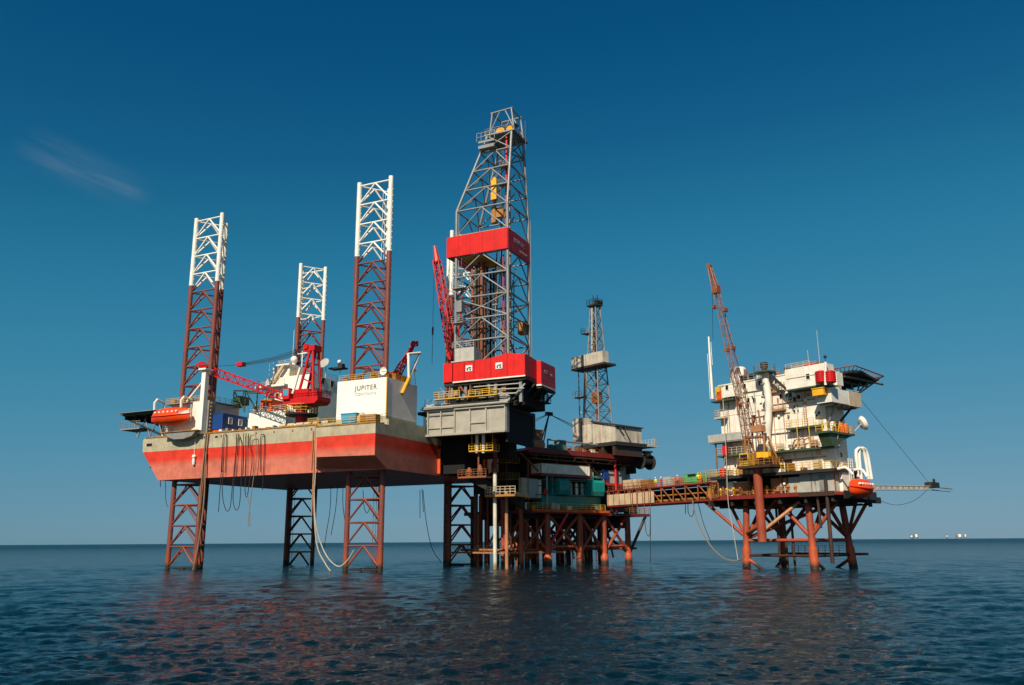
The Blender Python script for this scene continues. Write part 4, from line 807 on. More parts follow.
# ================================================================== OLD FIXED DRILLING PLATFORM
Bt = FB.at
pb = Thing('fixed_drilling_platform', 'rusty fixed drilling platform on a jacket of pipe legs in the middle', 'platform', FB, (-8, 14, -6))
row1 = [(-.7, 4.4), (-.7, 12.7), (-.7, 19.2), (-1.6, 27)]; row2 = [(-16, 7), (-16, 14.5), (-16, 22), (-16, 29)]
ZL = 9.4
for i, (u_, v_) in enumerate(row1 + row2):
    l = pb.tube('leg', (u_, v_, -6), (u_, v_, ZL), .58, M['jacket'], n=16)
    pb.add('leg_sleeve', G().lathe((u_, v_, -3), [(.62, 0), (.75, .3), (.75, 4.6), (.6, 5.0)], 16), M['jacket'], l, smooth=True)
for rw in (row1, row2):
    for (a_, b_), (c_, d_) in zip(rw[:-1], rw[1:]):
        pb.strut('jacket_brace', (a_, b_, 2.2), (c_, d_, ZL), .3, M['jacket']); pb.strut('jacket_brace', (a_, b_, ZL), (c_, d_, 2.2), .3, M['jacket']); pb.strut('jacket_girder', (a_, b_, 3.4), (c_, d_, 3.4), .24, M['jacket'])
for (a_, b_), (c_, d_) in zip(row1, row2):
    pb.strut('jacket_brace', (a_, b_, 2.0), (c_, d_, ZL), .3, M['jacket']); pb.strut('jacket_brace', (c_, d_, 2.0), (a_, b_, ZL), .3, M['jacket']); pb.strut('jacket_girder', (a_, b_, 3.4), (c_, d_, 3.4), .24, M['jacket'])
pb.strut('jacket_brace', (-.6, 5, 3.8), (.3, 8.6, 9.4), .26, M['bright_red']); pb.strut('jacket_brace', (-1.6, 27, 1.5), (-1.4, 32.3, 9.2), .3, M['dark_brown']); pb.strut('jacket_brace', (-3.6, 3.2, 9.4), (-4.5, -2.5, 2.6), .3, M['rust_light']); pb.strut('jacket_brace', (-6, 1.5, 7.5), (-12, -1, 2.6), .25, M['rust'])
for k in range(16):                          # conductors through the well bay
    u_, v_ = -15.5 + (k % 4) * 2.3 + random.uniform(-.3, .3), -1.5 + (k // 4) * 1.9 + random.uniform(-.2, .2)
    pb.strut('conductor', (u_, v_, -6), (u_, v_, 13), .3 + .1 * (k % 2), M['jacket'] if k % 3 else M['dark_brown'])
for k in range(9): pb.strut('conductor', (-9.5 + (k % 2), 15 + k * 1.55, -6), (-9.5 + (k % 2), 15 + k * 1.55, ZL), .38, M['dark_brown'])
# low walkway round the jacket
g = G().box(-17, -1.2, -5.6, -4.4, 2.3, 2.6).box(-2.0, -.8, -4.4, 9, 2.3, 2.6)
pb.add('boat_landing', g, M['rust_light']); pb.add('landing_railing', G().rail([(-1, 6, 2.6), (-1, 22, 2.6)], 1.2, .05, 1), M['dark_brown']); pb.add('landing_railing', G().rail([(-12, -5.5, 2.6), (-1.4, -5.5, 2.6)], 1.1, .04, 1.2), M['dark_brown'])
pb.add('spider_deck', G().box(-14, -3, 6, 27, 3.3, 3.6), M['dark_brown'])
# decks
pb.add('lower_deck', G().box(-20, .5, -.4, 19.6, 9.4, 10.05), M['deck_red']); pb.add('lower_deck_edge', G().box(.5, .62, -.4, 19.7, 9.65, 10.1), M['orange_box'])
pb.add('lower_deck', G().box(-18, -.8, 19.62, 33.0, 9.2, 9.75), M['deck_red'])
pb.add('deck_railing', G().rail([(-4, -.3, 10.05), (.45, -.3, 10.05), (.45, 18.6, 10.05)], 1.15, .05, 1.3), M['yellow'])
pb.add('deck_railing', G().rail([(-.9, 27, 9.75), (-.9, 32.9, 9.75), (-6, 32.9, 9.75)], 1.15, .05, 1.3), M['ochre'])
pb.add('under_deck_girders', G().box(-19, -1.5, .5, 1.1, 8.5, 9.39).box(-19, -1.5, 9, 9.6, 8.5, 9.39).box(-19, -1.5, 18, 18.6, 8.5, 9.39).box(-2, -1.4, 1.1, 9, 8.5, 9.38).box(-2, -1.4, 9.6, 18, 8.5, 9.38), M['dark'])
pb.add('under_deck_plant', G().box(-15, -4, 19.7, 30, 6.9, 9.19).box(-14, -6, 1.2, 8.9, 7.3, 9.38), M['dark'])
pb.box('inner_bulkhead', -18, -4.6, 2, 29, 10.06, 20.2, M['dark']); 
UPZ = 20.25
pb.add('upper_deck', G().box(-20, .2, -1.0, 27.5, UPZ, UPZ + .55), M['deck_red'])
pb.add('upper_deck_edge', G().box(.2, .35, -1.0, 27.5, UPZ + .1, UPZ + 1.0), M['deck_red'])
pb.add('deck_prow', G().poly([(-3, -1.02, UPZ + .9), (1.3, -1.02, UPZ + .9), (1.6, -3.8, UPZ + .1), (-1.5, -3.9, UPZ - .1), (-3, -1.02, UPZ + .6), (1.3, -1.02, UPZ + .6), (1.6, -3.8, UPZ - .1), (-1.5, -3.9, UPZ - .3)], [(0, 1, 2, 3), (7, 6, 5, 4), (0, 4, 5, 1), (1, 5, 6, 2), (2, 6, 7, 3), (3, 7, 4, 0)]), M['bright_red'])
for k in range(6): pb.box('deck_joist', -18, .1, 1 + k * 5, 1.3 + k * 5, UPZ - .7, UPZ - .003, M['dark_brown'])
for v_ in (2.2, 9.4, 18.4, 25.6): pb.strut('deck_column', (-3.4, v_, 10.06), (-3.4, v_, UPZ - .01), .3, M['rust'])
pb.strut('deck_brace', (-.6, 2.2, UPZ - 3.2), (-.2, -2.6, UPZ), .16, M['rust']); pb.strut('deck_brace', (-.6, 18.4, UPZ - 3.5), (-.6, 13.4, UPZ), .2, M['dark_brown'])
# stair tower under the cantilever's end
st = G().lattice((-4, -2.6, 10), (-4, -2.6, 21.5), 3.2, 3.2, 6, .13)
for k in range(3): st.box(-5.6, -2.2, -4.2, -1, 12.4 + 3 * k, 12.55 + 3 * k).rail([(-5.6, -4.2, 12.55 + 3 * k), (-2.2, -4.2, 12.55 + 3 * k), (-2.2, -1, 12.55 + 3 * k)], 1.1, .05, .9)
pb.add('stair_tower', st, M['ochre'])
pb.add('well_scaffold', G().lattice((-9, -3.5, 8), (-9, -3.5, 21.5), 3.6, 3.6, 6, .16).box(-10.6, -6.6, -5.2, -4.8, 13, 17.5).box(-14, -6.5, -1, 1.8, 10.1, 20), M['dark'])
# teal mud module on the lower deck
tm = Thing('teal_module', 'teal painted equipment module behind yellow railing on the lower deck', 'module', FB, (-2, 10, 10.05))
q = [Bt(px, 495, u=-.6)[1] for px in (542, 555.5, 566, 587, 600.5)]
tm.add('base_wall', G().box(-3.4, -.6, q[0], q[4], 10.06, 13.0), M['teal'])
tm.box('left_column', -3.4, -.62, q[1] - .9, q[1] - .35, 13.0, 17.0, M['teal'])
for a_, b_ in ((q[1], q[2]), (q[3], q[4])):
    tm.add('hood', G().prism([(-3.4, 12.6), (.3, 12.9), (.6, 13.7), (.6, 15.4), (0, 15.9), (-3.4, 15.9)], 'v', a_, b_), M['teal'])
tm.box('back_wall', -3.4, -3.1, q[0], q[4], 13.0, 16.4, M['dark'])
for k in range(4):
    v_ = q[2] + .5 + k * (q[3] - q[2] - 1) / 3; tm.add('cylinder', G().lathe((-1.4, v_, 13.02), [(.3, 0), (.34, .2), (.34, 1.9), (.18, 2.3)], 10), M['grey'] if k % 2 else M['white'], smooth=True)
tm.add('top_beam', G().box(-3.4, -.5, q[0] + .5, q[4], 16.4, 16.75).tube((-.5, q[2], 15.9), (-.5, q[3], 15.9), .14), M['teal'])
tm.tube('vent_pipe', (-.2, q[0] + .9, 10.06), (-.2, q[0] + .9, 16.6), .14, M['grey']); tm.add('pump', G().lathe((.0, q[0] + 2.2, 10.06), [(.3, 0), (.4, .5), (.25, 1.1), (.35, 1.3)], 10), M['white_worn'])
tm.add('valve_wheel', G().lathe((-.3, q[0] + .6, 12.9), [(.45, 0), (.45, .5), (.2, .9)], 10), M['bright_red'])
# containers and cabinets between the decks
c0, c1 = Bt(541, 468, u=0)[1], Bt(590, 468, u=0)[1]
cw = container(FB, 'long_white_container', 'long white rust-streaked container between the two platform decks', -2.9, 0, c0, c1, 16.6, 18.6, M['white_worn'], roof=M['rust'])
pb.box('container_shelf', -4.5, .15, c0 - .3, c1 + .2, 16.2, 16.58, M['deck_red'])
for px0, px1, py0, py1, mt, lab in ((521.5, 527.5, 478, 489, 'beige', 'cream locker at the left end of the platform lower deck'), (528.5, 538, 479, 491, 'grey', 'grey electrical cabinet between the cream lockers'), (538.7, 541.3, 480, 492, 'white_worn', 'narrow cream locker right beside the teal module')):
    a_ = Bt(px0, py1, u=-.9); b_ = Bt(px1, py0, u=-.9); T_ = Thing('cabinet', lab, 'cabinet', FB, (-1.8, a_[1], a_[2]), 'lockers on the lower deck')
    T_.box('body', -1.7, -.9, a_[1], b_[1], 12.2, b_[2], M[mt]); T_.box('door', -.9, -.86, a_[1] + .12, b_[1] - .12, 12.4, b_[2] - .15, M[mt])
pb.box('locker_floor', -4.4, -.6, Bt(519, 492, u=-.9)[1], q[0] - .2, 11.9, 12.19, M['dark_brown']); 
for dv in (0.3, 5.5): pb.strut('locker_post', (-1, Bt(519, 492, u=-.9)[1] + dv, 10.06), (-1, Bt(519, 492, u=-.9)[1] + dv, 11.9), .12, M['dark_brown'])
# right end between the decks
d0 = Bt(606, 472, u=-1); d1 = Bt(625, 472, u=-1)
container(FB, 'grey_container', 'grey container with a blue door above the near end of the bridge', -4, -1, d0[1], d1[1], 15.6, 18.2, M['grey'])
pb.box('container_shelf', -4.6, -.7, d0[1] - .6, d1[1] + 1, 15.2, 15.58, M['bright_red'])
a_ = Bt(605.5, 470, u=-.9)
solo('blue_locker', 'blue locker door beside the two workers above the teal module', 'locker', FB, G().box(-.94, -.6, a_[1] - .8, a_[1] + .5, 16.3, 18.2), M['blue'])
a_ = Bt(590, 472, u=-.9)
solo('cream_locker', 'tall cream locker left of the two workers above the teal module', 'locker', FB, G().box(-2, -.8, a_[1] - 1.0, a_[1] + .9, 15.6, 18.3).box(-.8, -.76, a_[1] - .8, a_[1] - .1, 15.8, 18.1).box(-.8, -.76, a_[1], a_[1] + .7, 15.8, 18.1), M['beige'])
pb.box('worker_floor', -3.8, -.5, a_[1] - 1.4, d0[1] - .7, 15.2, 15.59, M['dark_brown'])
pb.strut('red_post', (-.4, Bt(615.5, 475, u=-.4)[1], 10.06), (-.4, Bt(615.5, 475, u=-.4)[1], UPZ), .24, M['bright_red'])
hp = Bt(628, 480, u=-2)
hopper = Thing('hopper', 'pale conical hopper standing at the right end of the upper deck', 'hopper', FB, (-3, hp[1], 9.75))
hopper.add('cone', G().lathe((-3, hp[1], 13.2), [(.5, 0), (1.9, 1.8), (1.2, 3.8), (1.2, 6.0)], 16), M['grey'], smooth=True)
for s_ in (-1, 1): hopper.strut('leg', (-3 + s_ * 1.4, hp[1] + s_, 9.75), (-3 + s_ * 1.4, hp[1] + s_, 15), .14, M['rust'])
hopper.tube('spout', (-3, hp[1], 9.76), (-3, hp[1], 13.3), .4, M['grey'])
pb.add('pipe_manifold', G().box(-3.4, -1.2, 20.5, 27, 10.0, 12.4).tube((-.8, 20, 12.8), (-.8, 27, 12.8), .2).tube((-.6, 20, 13.3), (-.6, 27, 13.3), .15).box(-2.6, -.9, 27.4, 29.4, 9.76, 11.6), M['dark_brown'])
# on the upper deck
a_ = Bt(536, 443, u=-.5)
solo('rusty_tank', 'orange rusty tank lying at the left end of the platform upper deck', 'tank', FB, G().tube((-.6, a_[1] - 1.1, UPZ + 1.6), (-.6, a_[1] + 1.5, UPZ + 1.6), 1.0, 14).box(-1.2, 0, a_[1] - .8, a_[1] - .4, UPZ + .55, UPZ + .9).box(-1.2, 0, a_[1] + .8, a_[1] + 1.2, UPZ + .55, UPZ + .9), M['rust_light'])
a_ = Bt(535, 434, u=-3)
solo('winch_house', 'brown winch house above the rusty tank under the black cable frame', 'winch house', FB, G().box(-4.4, -2.4, a_[1] - 1.3, a_[1] + 1.4, UPZ + .56, UPZ + 4.7).box(-4.5, -2.3, a_[1] - 1.4, a_[1] + 1.5, UPZ + 4.7, UPZ + 4.85), M['rust'])
af = Thing('cable_frame', 'black A-frame with splayed stay cables over the middle platform', 'cable frame', FB, (-4, 6, UPZ + .55))
ap_ = Bt(549, 414, u=-4)
for px in (537.5, 541): b_ = Bt(px, 431, u=-4); af.strut('frame_leg', (-4, b_[1], UPZ + .56), ap_, .13, M['black'])
af.add('frame_head', G().box(-4.4, -3.6, ap_[1] - .7, ap_[1] + .7, ap_[2] - .3, ap_[2] + .35), M['black'])
for px, py in ((530, 421), (530, 424), (573, 427), (573, 425)): af.strut('stay_cable', ap_, Bt(px, py, u=-4), .06, M['black'])
a_ = Bt(560, 445, u=-.6)
solo('blue_tank', 'small teal blue tank on the upper deck under the pipe rail', 'tank', FB, G().box(-2.2, -.4, a_[1] - 1.1, a_[1] + 1.3, UPZ + .56, UPZ + 2.0).box(-2.0, -.6, a_[1] - .9, a_[1] + 1.1, UPZ + 2.0, UPZ + 2.15), M['teal'])
pb.add('deck_railing', G().rail([(.1, 6, UPZ + .56), (.1, 18, UPZ + .56)], 1.2, .05, 1.3), M['rust'])
pb.add('deck_pipes', G().tube((-1.5, 5.5, UPZ + 3), (-1.5, 19, UPZ + 2.8), .18).tube((-1.5, 5.5, UPZ + .56), (-1.5, 5.5, UPZ + 3), .15).tube((-1.5, 12.5, UPZ + .56), (-1.5, 12.5, UPZ + 3), .15).box(-3.5, -1.8, 9, 10.6, UPZ + .56, UPZ + 3.2).box(-4, -2.4, 13, 16, UPZ + .56, UPZ + 2), M['mid_grey'])
# drill shed on its skid base
sb = Thing('drill_shed', 'pale metal clad drill shed on a rusty skid at the foot of the old derrick', 'shed', FB, (-2, 25, UPZ + .55))
SV = 20.0
s0, s1, s2, s3 = Bt(573, 442, v=SV), Bt(583, 443, v=SV), Bt(592.8, 443.7, v=SV), Bt(615.7, 441, v=SV)
ZS = 23.5; vr = Bt(641.5, 440, u=s3[0])[1]; topR = Bt(615.7, 426, v=SV)[2]; topL = Bt(592.8, 422, v=SV)[2]
mid_u = (s2[0] + s3[0]) / 2
for x0, x1 in ((s2[0], mid_u), (mid_u, s3[0])):
    f_ = lambda x: topL + (topR - topL) * (x - s2[0]) / (s3[0] - s2[0])
    sb.add('wall_panel', G().prism([(x0 + .04, ZS), (x1 - .04, ZS), (x1 - .04, f_(x1)), (x0 + .04, f_(x0))], 'v', SV, SV + .15), M['shed_white'])
n = 4
for k in range(n): v0 = SV + .16 + (vr - SV) * k / n; sb.box('wall_panel', s3[0] - .15, s3[0], v0, v0 + (vr - SV) / n - .05, ZS, topR + .25, M['shed_white'])
sb.add('roof', G().prism([(s2[0] - .2, topL), (s3[0] + .35, topR + .02), (s3[0] + .35, topR + .28), (s2[0] - .2, topL + .26)], 'v', SV - .3, vr + .3), M['dark_brown'])
sb.box('rear_wall', s2[0], s3[0] - .2, vr - .2, vr, ZS, topR, M['shed_white'])
sb.box('tall_cabin', s1[0] + .1, s2[0] - .08, SV - .2, SV + 3, ZS + .4, topL - .4, M['shed_white'])
sb.box('tall_cabin', s0[0], s1[0] - .2, SV, SV + 3, ZS + .8, Bt(573, 419, v=SV)[2], M['shed_white'])
sb.box('cabin_post', s1[0] - .15, s1[0] + .08, SV - .3, SV, ZS - 1, topL + .6, M['rust'])
sb.add('skid_base', G().box(s0[0] + 1.5, s3[0] + .6, SV - .6, vr + 1, ZS - .75, ZS - .02), M['dark'])
for k in range(4): sb.box('skid_support', s0[0] + 2.2 + 3.1 * k, s0[0] + 2.9 + 3.1 * k, SV - .4, vr, UPZ + .56, ZS - .76, M['dark_brown'])
sb.strut('wall_brace', (s3[0] + .1, SV + .6, topR), (s3[0] + .4, SV + 2.2, ZS + 1.2), .1, M['dark']); sb.strut('wall_brace', (s3[0] + .1, SV + 2.2, topR), (s3[0] + .1, SV + 4.4, ZS), .12, M['dark'])
pz_ = Bt(650, 446, u=s3[0])
sb.add('end_platform', G().box(s3[0] - 5, s3[0] + .7, vr + 1.02, Bt(658, 446, u=s3[0] + .7)[1], ZS - .5, ZS - .2), M['shed_white'])
ve = Bt(658, 446, u=s3[0] + .7)[1]
sb.add('platform_railing', G().rail([(s3[0] + .6, vr + 2.6, ZS - .2), (s3[0] + .6, ve - .1, ZS - .2), (s3[0] - 4, ve - .1, ZS - .2)], 1.5, .05, .8), M['grey'])
sb.add('platform_beams', G().box(s3[0] - 4, s3[0] + .3, vr + .8, ve - 1.2, ZS - 1.6, ZS - 1.3).box(s3[0] - 3, s3[0] - 2.6, vr + 1.2, ve - 2, ZS - 1.3, ZS - .51), M['dark'])
rl = Bt(646, 462, u=1.5)
rel = Thing('mooring_reel', 'large dark cable reel hung at the right end of the upper deck', 'reel', FB, (1, rl[1], rl[2] - 1.8))
g = G(); n = 16
for v_ in (rl[1] - 1.6, rl[1] + 1.4): g.tube((1.2, v_, rl[2]), (1.2, v_ + .25, rl[2]), 1.55, 18)
rel.add('flange', g, M['dark']); rel.tube('drum', (1.2, rl[1] - 1.4, rl[2]), (1.2, rl[1] + 1.45, rl[2]), 1.1, M['black'], n=18); rel.box('bracket', -3, 1.2, rl[1] - 2.2, rl[1] - 1.7, rl[2] - 1, rl[2] + 1.6, M['dark'])
rel.add('motor', G().tube((1.2, rl[1] + .2, rl[2] + 1.3), (1.2, rl[1] + 1.4, rl[2] + 1.9), .55, 10), M['beige'])
pb.add('deck_end_plant', G().box(-6, .8, 27.55, rl[1] - 2.3, UPZ - 2.6, UPZ + 1.2).box(-8, -3, 27.55, rl[1] + 1, UPZ - 1.2, UPZ + .5), M['dark'])
# ---- old derrick
od = Thing('old_derrick', 'slim rusty old derrick with a pale racking cabin on the middle platform', 'derrick', FB, (-5.8, 24, 27))
VD = 23.0
L0, L1, T0, T1 = Bt(584, 419, v=VD), Bt(600, 420, v=VD), Bt(587, 306, v=VD), Bt(592, 306, v=VD)
zt0 = T0[2]; wb = L1[0] - L0[0]; wt = T1[0] - T0[0]
def oc(z):
    t = (z - 26) / (zt0 - 26); u0_, u1_ = L0[0] + (T0[0] - L0[0]) * t, L1[0] + (T1[0] - L1[0]) * t; h = 2.1 + (.7 - 2.1) * t
    return [(u0_, VD + 1.75 - h, z), (u1_, VD + 1.75 - h, z), (u1_, VD + 1.75 + h, z), (u0_, VD + 1.75 + h, z)]
for k in range(4): od.strut('main_leg', oc(ZS)[k], oc(zt0)[k], .15, M['mid_grey'])
zz = np.linspace(25.5, zt0, 11)
for i in range(10):
    for k in range(4):
        p_, q_ = Vector(oc(zz[i])[k]), Vector(oc(zz[i])[(k + 1) % 4]); a_, b_ = Vector(oc(zz[i + 1])[k]), Vector(oc(zz[i + 1])[(k + 1) % 4])
        od.strut('girt', a_, b_, .08, M['mid_grey']); od.strut('brace', p_, b_, .07, M['dark']); od.strut('brace', q_, a_, .07, M['mid_grey'])
e0, e1 = Bt(571.5, 369, v=VD - .6), Bt(586, 369, v=VD - .6); e2 = Bt(603, 369, v=VD - .6); eh = Bt(571, 358, v=VD - .6)[2] - e0[2]
for x0, x1 in ((e0[0], e1[0] - .1), (e1[0] + .1, e2[0])): od.box('racking_cabin', x0, x1, VD - .6, VD + 1.2, e0[2], e0[2] + eh, M['shed_white'])
od.add('racking_floor', G().box(e0[0], e2[0] + .4, VD - .7, VD + 3, e0[2] - .45, e0[2] - .02), M['dark_brown'])
od.add('crown', G().box(T0[0] - .6, T1[0] + .5, VD + .5, VD + 2.8, zt0, zt0 + .35).rail([(T0[0] - .6, VD + .5, zt0 + .35), (T1[0] + .5, VD + .5, zt0 + .35), (T1[0] + .5, VD + 2.8, zt0 + .35)], 1.1, .06, .8).tube((T0[0] + .4, VD + 2, zt0), (T0[0] - .1, VD + 2, zt0 + 2.8), .1).tube((T1[0] - .2, VD + 2, zt0), (T1[0] - .3, VD + 2, zt0 + 2.6), .1).tube((T0[0] + 1.2, VD + 1.6, zt0 + .9), (T0[0] + 1.2, VD + 3, zt0 + .9), .6, 10), M['dark'])
pf = Bt(584, 333, v=VD)
od.add('side_platform', G().box(pf[0] - .9, pf[0] + 1, VD, VD + 2, pf[2] - .15, pf[2]).rail([(pf[0] - .9, VD, pf[2]), (pf[0] + 1, VD, pf[2])], 1.1, .06, .8), M['mid_grey'])
pf = Bt(579, 397, v=VD); od.add('side_platform', G().box(pf[0] - 1.4, pf[0] + 1.4, VD - .6, VD + 1.4, pf[2] - .15, pf[2]).rail([(pf[0] - 1.4, VD - .6, pf[2]), (pf[0] + 1.4, VD - .6, pf[2])], 1.1, .06, .8), M['mid_grey'])
od.strut('hanging_pipe', Bt(578.5, 372, v=VD), Bt(580, 425, v=VD), .13, M['mid_grey']); od.strut('hanging_pipe', Bt(585, 372, v=VD), Bt(583.5, 425, v=VD), .2, M['rust_light'])
od.strut('standpipe', Bt(592, 308, v=VD + .8), Bt(592, 356, v=VD + .8), .2, M['grey']); od.add('hook_gear', G().box(*(lambda c: (c[0] - .8, c[0] + .8, VD + 1.5, VD + 3, c[2] - 2.4, c[2]))(Bt(596, 392, v=VD + 2))).tube((L0[0] + 2, VD + 1.8, 28), (L0[0] + 2, VD + 1.8, 50), .12), M['rust'])
for px, py in ((580, 406), (581, 413)): c_ = Bt(px, py, v=VD - .2); od.add('lamp', G().ball(c_, .2), M['white_clean'])
# ---- conductor and well-head walkway below the big derrick
cp = A(495, 500, v=-1.0); cp2 = A(506.5, 500, v=1.0)
cd1 = Thing('drill_conductor', 'white drilling conductor pipe standing in the sea below the derrick', 'conductor', FA, (cp[0], -1, -6))
cd1.tube('lower_pipe', (cp[0], -1, -6), (cp[0], -1, A(495, 470, v=-1)[2]), .33, M['caisson'], n=14); cd1.tube('upper_pipe', (cp[0], -1, A(495, 470, v=-1)[2] + .01), (cp[0], -1, 21.6), .42, M['deck_red'], n=14)
cd1.add('flange', G().lathe((cp[0], -1, A(495, 472, v=-1)[2]), [(.62, 0), (.62, .6)], 14).lathe((cp[0], -1, 20.9), [(.62, 0), (.62, .5)], 14), M['rust'])
solo('brown_conductor', 'brown conductor pipe just right of the white one', 'conductor', FA, G().tube((cp2[0], 1, -6), (cp2[0], 1, 12.6), .3, 12), M['caisson'] if 0 else M['rust_light'], smooth=True)
ww = Thing('well_walkway', 'small railed walkway round the top of the white conductor pipe', 'walkway', FA, (cp[0], -1, 11.5))
wz = A(500, 494.5, v=-2)[2]; w0_ = A(486, 494, v=-2)[0]; w1_ = A(516, 494, v=-2)[0]
ww.add('floor', G().box(w0_, w1_, -2.4, 3.5, wz - .35, wz), M['ochre']); ww.add('railing', G().rail([(w0_, 3.4, wz), (w0_, -2.3, wz), (w1_, -2.3, wz)], 1.3, .06, 1), M['beige'])
ww.add('bracket', G().tube((w0_ + 1.3, 1.4, wz - .36), (w1_ - .2, 5, wz - 3), .16), M['dark'])
gq0, gq1 = A(470, 476, v=2.5), A(528, 506, v=2.5)
gw = Thing('gangway', 'black sloping gangway between the jack-up and the middle platform', 'gangway', FA, gq1)
d_ = Vector(gq1) - Vector(gq0)
gw.add('truss', G().prism([(gq0[0], gq0[2] - .9), (gq1[0], gq1[2] - .6), (gq1[0], gq1[2] + .5), (gq0[0], gq0[2] + .8)], 'v', 1.9, 3.1), M['dark']); gw.add('handrail', G().tube((gq0[0], 1.9, gq0[2] + 1.5), (gq1[0], 1.9, gq1[2] + 1.2), .06, 5).tube((gq0[0], 3.1, gq0[2] + 1.5), (gq1[0], 3.1, gq1[2] + 1.2), .06, 5), M['dark'])

# ================================================================== PEOPLE
def body_mesh(arm=0.0):
    J = [(0, 0, .95), (0, 0, 1.18), (0, 0, 1.42), (0, -.01, 1.52), (0, .0, 1.64), (0, .0, 1.72),
         (.10, 0, .88), (.12, .02, .48), (.12, 0, .09), (.12, -.14, .04), (-.10, 0, .88), (-.11, -.02, .48), (-.11, .02, .09), (-.11, -.12, .04),
         (.20, 0, 1.40), (.27, -.02, 1.14), (.26, -.14 - arm, .93 + arm), (-.20, 0, 1.40), (-.27, -.02, 1.14), (-.25, -.12, .92), (.25, -.2 - arm, .87 + arm), (-.24, -.17, .85)]
    E = [(0, 1), (1, 2), (2, 3), (3, 4), (4, 5), (0, 6), (6, 7), (7, 8), (8, 9), (0, 10), (10, 11), (11, 12), (12, 13), (2, 14), (14, 15), (15, 16), (2, 17), (17, 18), (18, 19), (16, 20), (19, 21)]
    Rr = [.16, .15, .16, .06, .10, .085, .095, .07, .05, .045, .095, .07, .05, .045, .075, .055, .045, .075, .055, .045, .045, .045]
    me = bpy.data.meshes.new('body'); me.from_pydata(J, E, []); o = bpy.data.objects.new('tmp', me); COL.objects.link(o)
    o.modifiers.new('s', 'SKIN'); sv = me.skin_vertices[0].data
    for i, r_ in enumerate(Rr): sv[i].radius = (r_, r_ * .8); sv[i].use_root = i == 0
    o.modifiers.new('b', 'SUBSURF').levels = 1
    out = bpy.data.meshes.new_from_object(o.evaluated_get(bpy.context.evaluated_depsgraph_get())); bpy.data.objects.remove(o)
    return out
BODY = [body_mesh(0.0), body_mesh(.12)]
def person(F, p, turn, label, top, legs, helmet, i=0):
    e = bpy.data.objects.new('person', None); COL.objects.link(e); e.location = F.w(*p); e.rotation_euler = (0, 0, turn); props(e, label, 'person', 'workers on the platforms')
    me = BODY[i % 2].copy()
    for m_ in (legs, top, 'skin'): me.materials.append(M[m_])
    for pl in me.polygons:
        c_ = pl.center; pl.material_index = 2 if c_.z > 1.47 or (abs(c_.x) > .2 and c_.z < .93) else (0 if c_.z < .9 else 1); pl.use_smooth = True
    o = bpy.data.objects.new('body', me); COL.objects.link(o); o.parent = e
    h = bpy.data.objects.new('helmet', make_mesh('helmet', G().lathe((0, 0, 1.69), [(.16, 0), (.135, .02), (.125, .09), (.07, .15), (.02, .165)], 12), M[helmet], True)); COL.objects.link(h); h.parent = e

# ================================================================== BRIDGE
P0 = FB.w(.7, 19.2, 0); P1 = FC.w(-23.0, 1.2, 0); dB = P1 - P0
FBr = Frame((P0.x, P0.y), math.degrees(math.atan2(dB.y, dB.x))); LB = dB.length
Rt = FBr.at
bz, tz = 10.85, 13.75
bd = Thing('link_bridge', 'rust red truss bridge with a long cream side panel linking the two platforms', 'bridge', FBr, (0, 1.5, bz))
for v_ in (0, 3.2):
    bd.strut('bottom_chord', (0, v_, bz), (LB, v_, bz), .2, M['deck_red']); bd.strut('top_chord', (-1, v_, tz), (LB, v_, tz), .2, M['deck_red'])
    n = 9
    for k in range(n + 1):
        x = LB * k / n; bd.strut('upright', (x, v_, bz), (x, v_, tz), .12, M['rust'])
        if k < n: bd.strut('diagonal', (x, v_, tz), (LB * (k + 1) / n, v_, bz), .11, M['rust'])
bd.box('walkway_deck', -1, LB, .25, 2.95, tz - .1, tz + .1, M['deck_red']); bd.box('lower_floor', 0, LB, .25, 2.95, bz - .15, bz + .02, M['dark_brown'])
xp = Rt(654, 498, v=-.2)[0]
nb = 5
for k in range(nb): bd.box('side_panel', .1 + xp * k / nb, xp * (k + 1) / nb + .06, -.3, -.22, bz + .22, bz + 2.25, M['beige'])
for k in range(8): bd.box('panel_post', .4 + k * xp / 8, .5 + k * xp / 8, -.38, -.301, bz + .1, tz + (.9 if k % 2 else .2), M['rust'])
bd.add('handrail', G().rail([(0, .1, tz + .1), (LB, .1, tz + .1)], 1.1, .04, 1.6).rail([(0, 3.1, tz + .1), (LB, 3.1, tz + .1)], 1.1, .04, 1.6), M['rust'])
bd.add('pipe_bundle', G().tube((0, 1, bz + .5), (LB, 1, bz + .5), .25).tube((0, 2.2, bz + .6), (LB, 2.2, bz + .6), .3).tube((xp, .5, bz + 1.4), (LB, .5, bz + 1.4), .14), M['ochre'])
bd.box('dark_backing', 0, LB, 3.25, 3.33, bz + .2, tz - .3, M['black']); bd.add('wind_screen', G().box(xp + 1, LB - 1, 3.25, 3.32, tz + .1, tz + 1.9), M['mid_grey'])  # black sheet added behind the truss so its inside reads as shade
def crate(F, label, c, s_, mat, name='crate', slats=3):
    T_ = Thing(name, label, 'crate', F, c, 'crates on the bridge'); a_, b_, h_ = s_
    T_.box('body', c[0] - a_ / 2 + .04, c[0] + a_ / 2 - .04, c[1] - b_ / 2 + .04, c[1] + b_ / 2 - .04, c[2] + .02, c[2] + h_ - .02, M[mat])
    for k in range(slats):
        z = c[2] + h_ * k / slats; T_.box('slat', c[0] - a_ / 2, c[0] + a_ / 2, c[1] - b_ / 2, c[1] - b_ / 2 + .035, z + .03, z + h_ / slats - .03, M[mat]); T_.box('slat', c[0] + a_ / 2 - .035, c[0] + a_ / 2, c[1] - b_ / 2 + .04, c[1] + b_ / 2, z + .03, z + h_ / slats - .03, M[mat])
    return T_
zc = tz + .1
